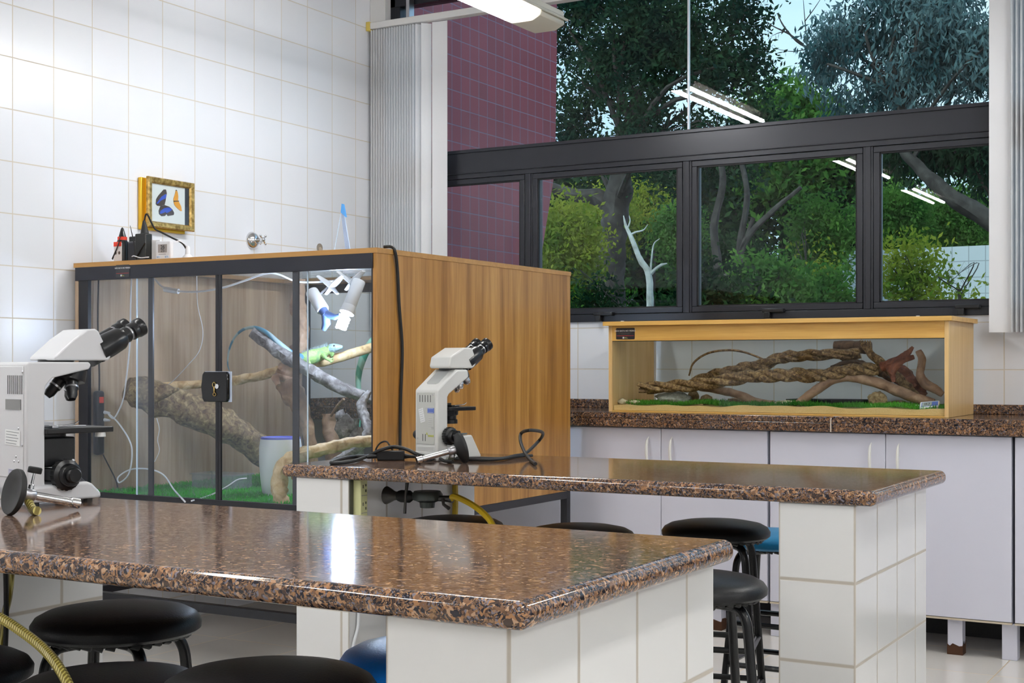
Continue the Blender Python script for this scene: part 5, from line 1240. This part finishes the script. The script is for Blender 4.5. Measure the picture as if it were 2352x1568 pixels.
obj('valve_body', lathe(B(), [(0, .045), (.016, .045), (.019, .055), (.019, .085), (.012, .095), (.008, .10), (.008, .13), (0, .13)], Mx, 18), blackrub, t, smooth=True)
obj('lever', tube(B(), [(xf+.085, g.y-.012, g.z+.045), (xf+.083, g.y-.018, g.z), (xf+.080, g.y-.018, g.z-.05)], [.006, .004, .005], 8), bronze, t, smooth=True)
obj('regulator', lathe(B(), [(0, -.030), (.022, -.030), (.024, -.014), (.045, -.006), (.047, .010), (.040, .020), (0, .022)], Matrix.Translation((xf+.150, g.y, g.z)), 26), pm('grey_green_metal', (.07, .08, .075), .35, .5), t, smooth=True)
obj('outlet', tube(B(), [(xf+.19, g.y, g.z), (xf+.225, g.y, g.z), (xf+.24, g.y, g.z)], [.009, .010, .012], 10), bronze, t, smooth=True)
obj('outlet_lever', tube(B(), [(xf+.212, g.y-.01, g.z), (xf+.218, g.y-.015, g.z-.016), (xf+.24, g.y-.02, g.z-.026)], [.006, .005, .006], 8), bronze, t, smooth=True)
s0 = Vector((xf+.235, g.y, g.z))
o = cable('gas_hose', 'yellow gas hose curving down from the valve under the rear bench', [s0, P(1045, 1140, Y=g.y-.01), P(1080, 1156, Y=g.y-.03), P(1110, 1178, Y=g.y-.06), P(1130, 1203, Y=g.y-.09), P(1150, 1260, Y=g.y-.13), P(1150, 1400, Y=g.y-.14)], .0095, hose_y, 'hose')
o = cable('gas_hose', 'straight yellow hose hanging vertically on the rear bench pillar', [P(1045, 1100, X=xf+.012), P(1046, 1150, X=xf+.012), P(1045, 1200, X=xf+.012), P(1045, 1330, X=xf+.012)], .010, hose_y, 'hose')
cable('white_cable', 'white cable hanging on the left pillar of the rear bench', [P(824, 1398, X=xf+.01), P(822, 1440, X=xf+.01), P(812, 1480, X=xf+.01), P(806, 1530, X=xf+.01)], .005, whitepl)
cable('gas_hose', 'translucent braided yellow hose curving under the front bench at lower left', [P(-120, 1390, d=2.35), P(-60, 1392, d=2.33), P(0, 1418, d=2.30), P(50, 1450, d=2.27), P(95, 1485, d=2.24), P(130, 1525, d=2.2), P(160, 1580, d=2.17), P(175, 1640, d=2.15)], .0085, hose_b, 'hose')
cable('gas_hose', 'braided yellow hose hanging behind a black cord at the lower left edge', [P(26, 1312, d=2.75), P(20, 1370, d=2.75), P(6, 1440, d=2.74), P(2, 1530, d=2.73), P(0, 1640, d=2.73)], .007, hose_b, 'hose')
cable('black_cable', 'black cord hanging at the lower left edge under the front bench', [P(13, 1312, d=2.6), P(14, 1360, d=2.6), P(14, 1440, d=2.6), P(10, 1540, d=2.6), P(8, 1640, d=2.6)], .0048, blackrub)

# ------------------------------------------------------------------ outside
t = thing('garden_ground', 'garden ground outside', 'ground', (0, 20, -.4)); bpy.data.objects.remove(t)
bm = B(); nx, ny = 40, 30; gv = []
for i in range(nx+1):
    row = []
    for j in range(ny+1):
        x = -40+70*i/nx; y = 6.4+50*j/ny; z = -.3+max(0, (y-9))*.10+.25*noise.noise(Vector((x*.3, y*.3, 0)))
        row.append(bm.verts.new((x, y, min(z, 3.0))))
    gv.append(row)
for i in range(nx):
    for j in range(ny): bm.faces.new((gv[i][j], gv[i+1][j], gv[i+1][j+1], gv[i][j+1]))
struct('ground', bm, soil_m, smooth=True)
# red tiled wing of the building
e_top = P(1279, 0, X=-4.3).y; e_mid = P(1275, 390, X=-4.3).y; e_bot = P(1238, 620, X=-4.3).y
zb = P(1238, 620, X=-4.3).z; zm = P(1275, 390, X=-4.3).z
poly = [(6.19, -.3), (e_bot-.16, -.3), (e_bot, zb), (e_mid, zm), (e_top, 3.2), (e_top, 5.0), (6.19, 5.0)]
bm = B(); prism(bm, poly, -4.75, -4.3, axis='x')
struct('wall_outside', bm, red_tile)
a = P(1932, 640, Y=17.5); struct('wall_garden', box(B(), (a.x, 17.5, -.3), (a.x+11, 17.8, P(2100, 570, Y=17.5).z)), garden_tile)

def clumps(blobs, n, spread, per):
    """leaf anchor points: many small clumps inside ellipsoid blobs (centre, radii)"""
    out = []
    vols = np.array([b[1][0]*b[1][1]*b[1][2] for b in blobs])**.67; vols = vols/vols.sum()
    for (c, r), v in zip(blobs, vols):
        m = max(1, int(n*v/per*1.45)); d = rng.normal(size=(m, 3)); d /= np.linalg.norm(d, axis=1)[:, None]; rad = rng.uniform(.45, 1.0, m)**.5
        cc = np.array(c)+d*rad[:, None]*np.array(r)
        keep = np.array([noise.noise(Vector(p)*(1.7/max(1.0, spread*6)))+.35*noise.noise(Vector(p)*4.1) > -.05 for p in cc]) if m > 12 else np.ones(m, bool)
        cc = cc[keep]; m = len(cc)
        out.append((cc[:, None, :]+rng.normal(size=(m, per, 3))*spread).reshape(-1, 3))
    return np.concatenate(out)
def tree(name, label, base, blobs, n, leaf, lm, bm_, trunk, tr, cat='tree', group='garden trees outside the window', spread=.22, per=26, asp=.45, droop=0.0, twigs=True):
    t = thing(name, label, cat, base, 0, group)
    cards('foliage', clumps(blobs, n, spread, per), leaf, lm, 'leaf', asp, None, t, droop)
    bm = B()
    if trunk:
        sp_ = smooth_path(trunk, 6); tube(bm, sp_, tr, 10, rough=.3, fr=.2)
        top = Vector(trunk[-1])
        if twigs:
            for c, r in blobs:
                c = Vector(c); st_ = sp_[int(len(sp_)*random.uniform(.55, .95))]
                mid = st_.lerp(c, .5)+Vector((random.uniform(-.3, .3), random.uniform(-.3, .3), random.uniform(0, .4)))
                k_ = tr[-1] if hasattr(tr, '__len__') else tr
                tube(bm, smooth_path([st_, mid, c], 4), [k_*.7, k_*.45, k_*.15], 6, rough=.2, fr=.2)
                for q_ in range(4):
                    e = c+Vector((random.uniform(-1, 1)*r[0], random.uniform(-1, 1)*r[1], random.uniform(-.8, .8)*r[2])); tube(bm, [c, c.lerp(e, .5)+Vector((0, 0, .1)), e], [k_*.18, k_*.1, k_*.03], 5)
        obj('trunk', bm, bm_, t, smooth=True)
    else: bm.free()
    return t
def bl(px, py, Y, rx, rz, ry=None):
    c = P(px, py, Y=Y); s = (c-Vector((0, 0, EYE))).length/F   # metres per pixel there
    return ((c.x, c.y, c.z), (rx*s, (ry or min(rx, rz))*s, rz*s))
# big dark tree behind the upper-left panes
Y = 15
GT = tree('garden_tree', 'large dark tree with a thick forked trunk behind the left window panes', P(1405, 700, Y=Y), 
     [bl(1300, 60, Y, 80, 90), bl(1410, 40, Y, 90, 90), bl(1520, 50, Y, 80, 80), bl(1610, 60, Y, 80, 80), bl(1700, 70, Y, 60, 80), bl(1340, 190, Y, 80, 70), bl(1450, 180, Y, 90, 80), bl(1570, 170, Y, 80, 60), bl(1650, 190, Y, 70, 60), bl(1330, 300, Y, 70, 50), bl(1420, 310, Y, 90, 50), bl(1530, 300, Y, 100, 60), bl(1650, 300, Y, 90, 50), bl(1500, -110, Y, 260, 110), bl(1740, 130, Y, 30, 60), bl(1480, 400, Y-.5, 100, 30), bl(1740, 300, Y, 50, 50), bl(1640, 390, Y, 110, 40)],
     46000, .085, lf_dark, bk_tree, [P(1400, 800, Y=Y), P(1398, 640, Y=Y), P(1412, 540, Y=Y), P(1418, 450, Y=Y), P(1440, 340, Y=Y), P(1470, 200, Y=Y)], [.22, .19, .16, .17, .10, .06], spread=.115, per=30, asp=.4)
bm = B(); tube(bm, smooth_path([P(1408, 480, Y=Y), P(1370, 452, Y=Y), P(1320, 448, Y=Y), P(1270, 430, Y=Y)], 5), [.12, .10, .08, .06], 8, rough=.3, fr=.2)
obj('limb', bm, bk_tree, GT, smooth=True)
# eucalyptus
Y = 12
tree('eucalyptus_tree', 'blue-green eucalyptus with drooping leaves behind the right window panes', P(2300, 700, Y=Y),
     [bl(1920, 90, Y, 45, 40), bl(2000, 60, Y, 70, 55), bl(2100, 50, Y, 70, 60), bl(2200, 60, Y, 70, 70), bl(2270, 110, Y, 50, 70), bl(1900, 150, Y, 40, 30), bl(1980, 160, Y, 70, 40), bl(2090, 150, Y, 70, 50), bl(2190, 170, Y, 70, 35), bl(2130, -60, Y, 160, 60), bl(2060, 210, Y, 60, 25), bl(1960, 230, Y, 50, 20), bl(2360, 60, Y, 80, 140)],
     24000, .08, lf_euc, bk_tree, [P(2420, 700, Y=Y), P(2330, 560, Y=Y), P(2260, 500, Y=Y), P(2170, 440, Y=Y), P(2110, 385, Y=Y), P(2070, 330, Y=Y), P(2080, 230, Y=Y), P(2120, 150, Y=Y)], [.16, .09, .08, .07, .05, .04, .04, .03], spread=.095, asp=.28, droop=1.6)
Y = 12.5
tree('eucalyptus_tree', 'dark overhanging eucalyptus boughs in the top of the right-hand sash', P(2420, 600, Y=Y),
     [bl(2070, 345, Y, 50, 25), bl(2130, 360, Y, 40, 22), bl(2200, 335, Y, 60, 22), bl(2045, 400, Y, 25, 30), bl(2290, 380, Y, 30, 50)], 7000, .09, lf_dark, bk_tree, [P(2450, 700, Y=Y), P(2380, 560, Y=Y), P(2290, 450, Y=Y), P(2230, 400, Y=Y), P(2170, 380, Y=Y)], [.14, .09, .05, .035, .02], spread=.11, asp=.3, droop=1.4)
# far background row
Y = 27
for i, (px, py, rx, rz, m_, l) in enumerate(((1250, 520, 150, 110, lf_far, 'far dark tree seen behind the red tiled wall edge'), (1480, 510, 140, 100, lf_far, 'far dark tree behind the forked trunk'), (1700, 480, 130, 110, lf_far, 'far dark tree behind the middle sash'),
        (1815, 300, 60, 70, lf_mid, 'far green tree left of the eucalyptus'), (1930, 430, 100, 110, lf_far, 'far dark tree behind the second mullion'), (2140, 540, 130, 60, lf_mid, 'far rounded green tree above the garden wall'), (2320, 540, 110, 60, lf_mid, 'far green tree at the right end of the garden wall'))):
    tree('background_tree', l, P(px, 760, Y=Y), [bl(px-rx*.4, py, Y, rx*.6, rz), bl(px+rx*.4, py+20, Y, rx*.6, rz*.9), bl(px, py-rz*.4, Y, rx*.5, rz*.6), bl(px, py+rz*1.1, Y-1, rx, rz*.7)], 16000, .20, m_, bk_tree, [P(px, 780, Y=Y), P(px+8, py+60, Y=Y), P(px, py, Y=Y)], [.3, .25, .15], spread=.34, per=20)
# mid-ground shrubs
shr = [(1300, 560, 13.5, 60, 70, lf_yel, 'yellow-green shrub beside the red tiled wall'), (1385, 510, 19, 60, 50, lf_yel, 'bright yellow-green shrub left of the dead tree'), (1560, 560, 19, 40, 70, lf_mid, 'green shrub behind the dead tree'), (1500, 470, 20, 50, 40, lf_yel, 'yellow-green treetop above the dead tree'),
       (1690, 620, 19, 70, 60, lf_far, 'olive shrub in the middle sash, left side'), (1850, 590, 15.5, 55, 70, lf_yel, 'yellow-green shrub in the middle sash, right of the dark trunks'), (1895, 510, 16.2, 45, 100, lf_mid, 'tall green shrub beside the second mullion'), (1880, 660, 14.6, 40, 45, lf_mid, 'low green shrub in front of the garden wall end'),
       (2060, 510, 19.5, 70, 60, lf_mid, 'green bush above the garden wall at left of the right sash'), (2200, 500, 20.5, 90, 55, lf_mid, 'broad green bush above the garden wall at right'), (2090, 640, 14, 60, 70, lf_yel, 'yellow-flecked shrub climbing before the garden wall'), (2200, 650, 13.5, 60, 60, lf_yel, 'loose yellow-flecked shrub at the right end of the garden wall'),
       (1420, 690, 12, 70, 35, lf_far, 'low dark shrub under the dead tree'), (1640, 700, 11, 60, 40, lf_far, 'low dark shrub in the bottom left of the middle sash'), (1350, 680, 16, 60, 40, lf_mid, 'low green shrub left of the dead tree foot'), (1760, 690, 12, 60, 35, lf_mid, 'low olive shrub in the bottom of the middle sash')]
for (px, py, Y, rx, rz, m_, l) in shr:
    loose = 'flecked' in l
    tree('garden_shrub', l, P(px, 780, Y=Y), [bl(px-rx*.35, py, Y, rx*.7, rz*.9), bl(px+rx*.35, py+rz*.2, Y, rx*.65, rz*.9), bl(px, py-rz*.35, Y, rx*.5, rz*.6)], 2300 if loose else 9000, .07, m_, bk_tree, [P(px, 800, Y=Y), P(px+4, py+rz*.7, Y=Y), P(px, py, Y=Y)], [.022, .018, .010], cat='shrub', group='garden shrubs outside the window', spread=.14, per=16)
# dead pale tree
Y = 9.5
bm = B(); tube(bm, smooth_path([P(1492, 780, Y=Y), P(1493, 700, Y=Y), P(1490, 630, Y=Y), P(1470, 595, Y=Y), P(1450, 545, Y=Y), P(1438, 520, Y=Y), P(1432, 495, Y=Y)], 6), [.032, .030, .026, .022, .018, .012, .004], 8, rough=.2)
for l, r in (([(1491, 632), (1505, 618), (1520, 608), (1532, 605)], [.018, .012, .01, .004]), ([(1494, 628), (1497, 590), (1502, 560), (1515, 548)], [.010, .007, .005, .002]), ([(1447, 540), (1460, 533), (1478, 528), (1488, 515)], [.010, .007, .005, .002]), ([(1440, 528), (1447, 508), (1445, 495)], [.008, .005, .002])):
    tube(bm, smooth_path([P(a_, b_, Y=Y) for a_, b_ in l], 5), r, 6, rough=.2)
tag(obj('dead_tree', bm, bk_dead, None, smooth=True), 'small bleached leafless tree standing close outside the left sash', 'tree')
# dark thin trunks
Y = 14
for i, (l, r, lb) in enumerate((([(1655, 740), (1650, 620), (1640, 520), (1660, 420), (1650, 350)], .05, 'slim dark trunk near the left side of the middle sash'), ([(1700, 740), (1702, 640), (1700, 560), (1716, 450), (1700, 360)], .045, 'straight dark trunk in the centre of the middle sash'), ([(1690, 600), (1720, 540), (1780, 480), (1840, 430)], .035, 'dark leaning limb crossing the middle sash'), ([(1640, 640), (1680, 630), (1700, 590), (1730, 500)], .04, 'curved dark stem between the two trunks'), ([(1776, 760), (1774, 680), (1776, 620)], .02, 'short pale-grey stake right of the dark trunks'))):
    bm = B(); tube(bm, smooth_path([P(a_, b_, Y=Y) for a_, b_ in l], 6), [r*1.1, r, r*.8, r*.6], 8, rough=.25, fr=.3)
    tag(obj('slender_tree', bm, bk_tree, None, smooth=True), lb, 'tree', 'slim dark trunks in the garden')
# bare twigs against the sky
Y = 13; bm = B()
for l, r in (([(1900, 160), (1870, 120), (1830, 95), (1800, 60), (1785, 30)], .016), ([(1845, 102), (1815, 80), (1775, 60), (1762, 50)], .010), ([(1855, 108), (1850, 60), (1845, 0)], .008), ([(1812, 72), (1790, 75), (1768, 85)], .006), ([(1860, 112), (1820, 118), (1780, 112)], .006), ([(1848, 50), (1870, 20), (1890, -10)], .006)):
    tube(bm, smooth_path([P(a_, b_, Y=Y) for a_, b_ in l], 5), [r, r*.7, r*.3], 5, rough=.2)
tag(obj('leafless_tree', bm, bk_tree, None, smooth=True), 'leafless twigs against the sky left of the eucalyptus', 'tree')
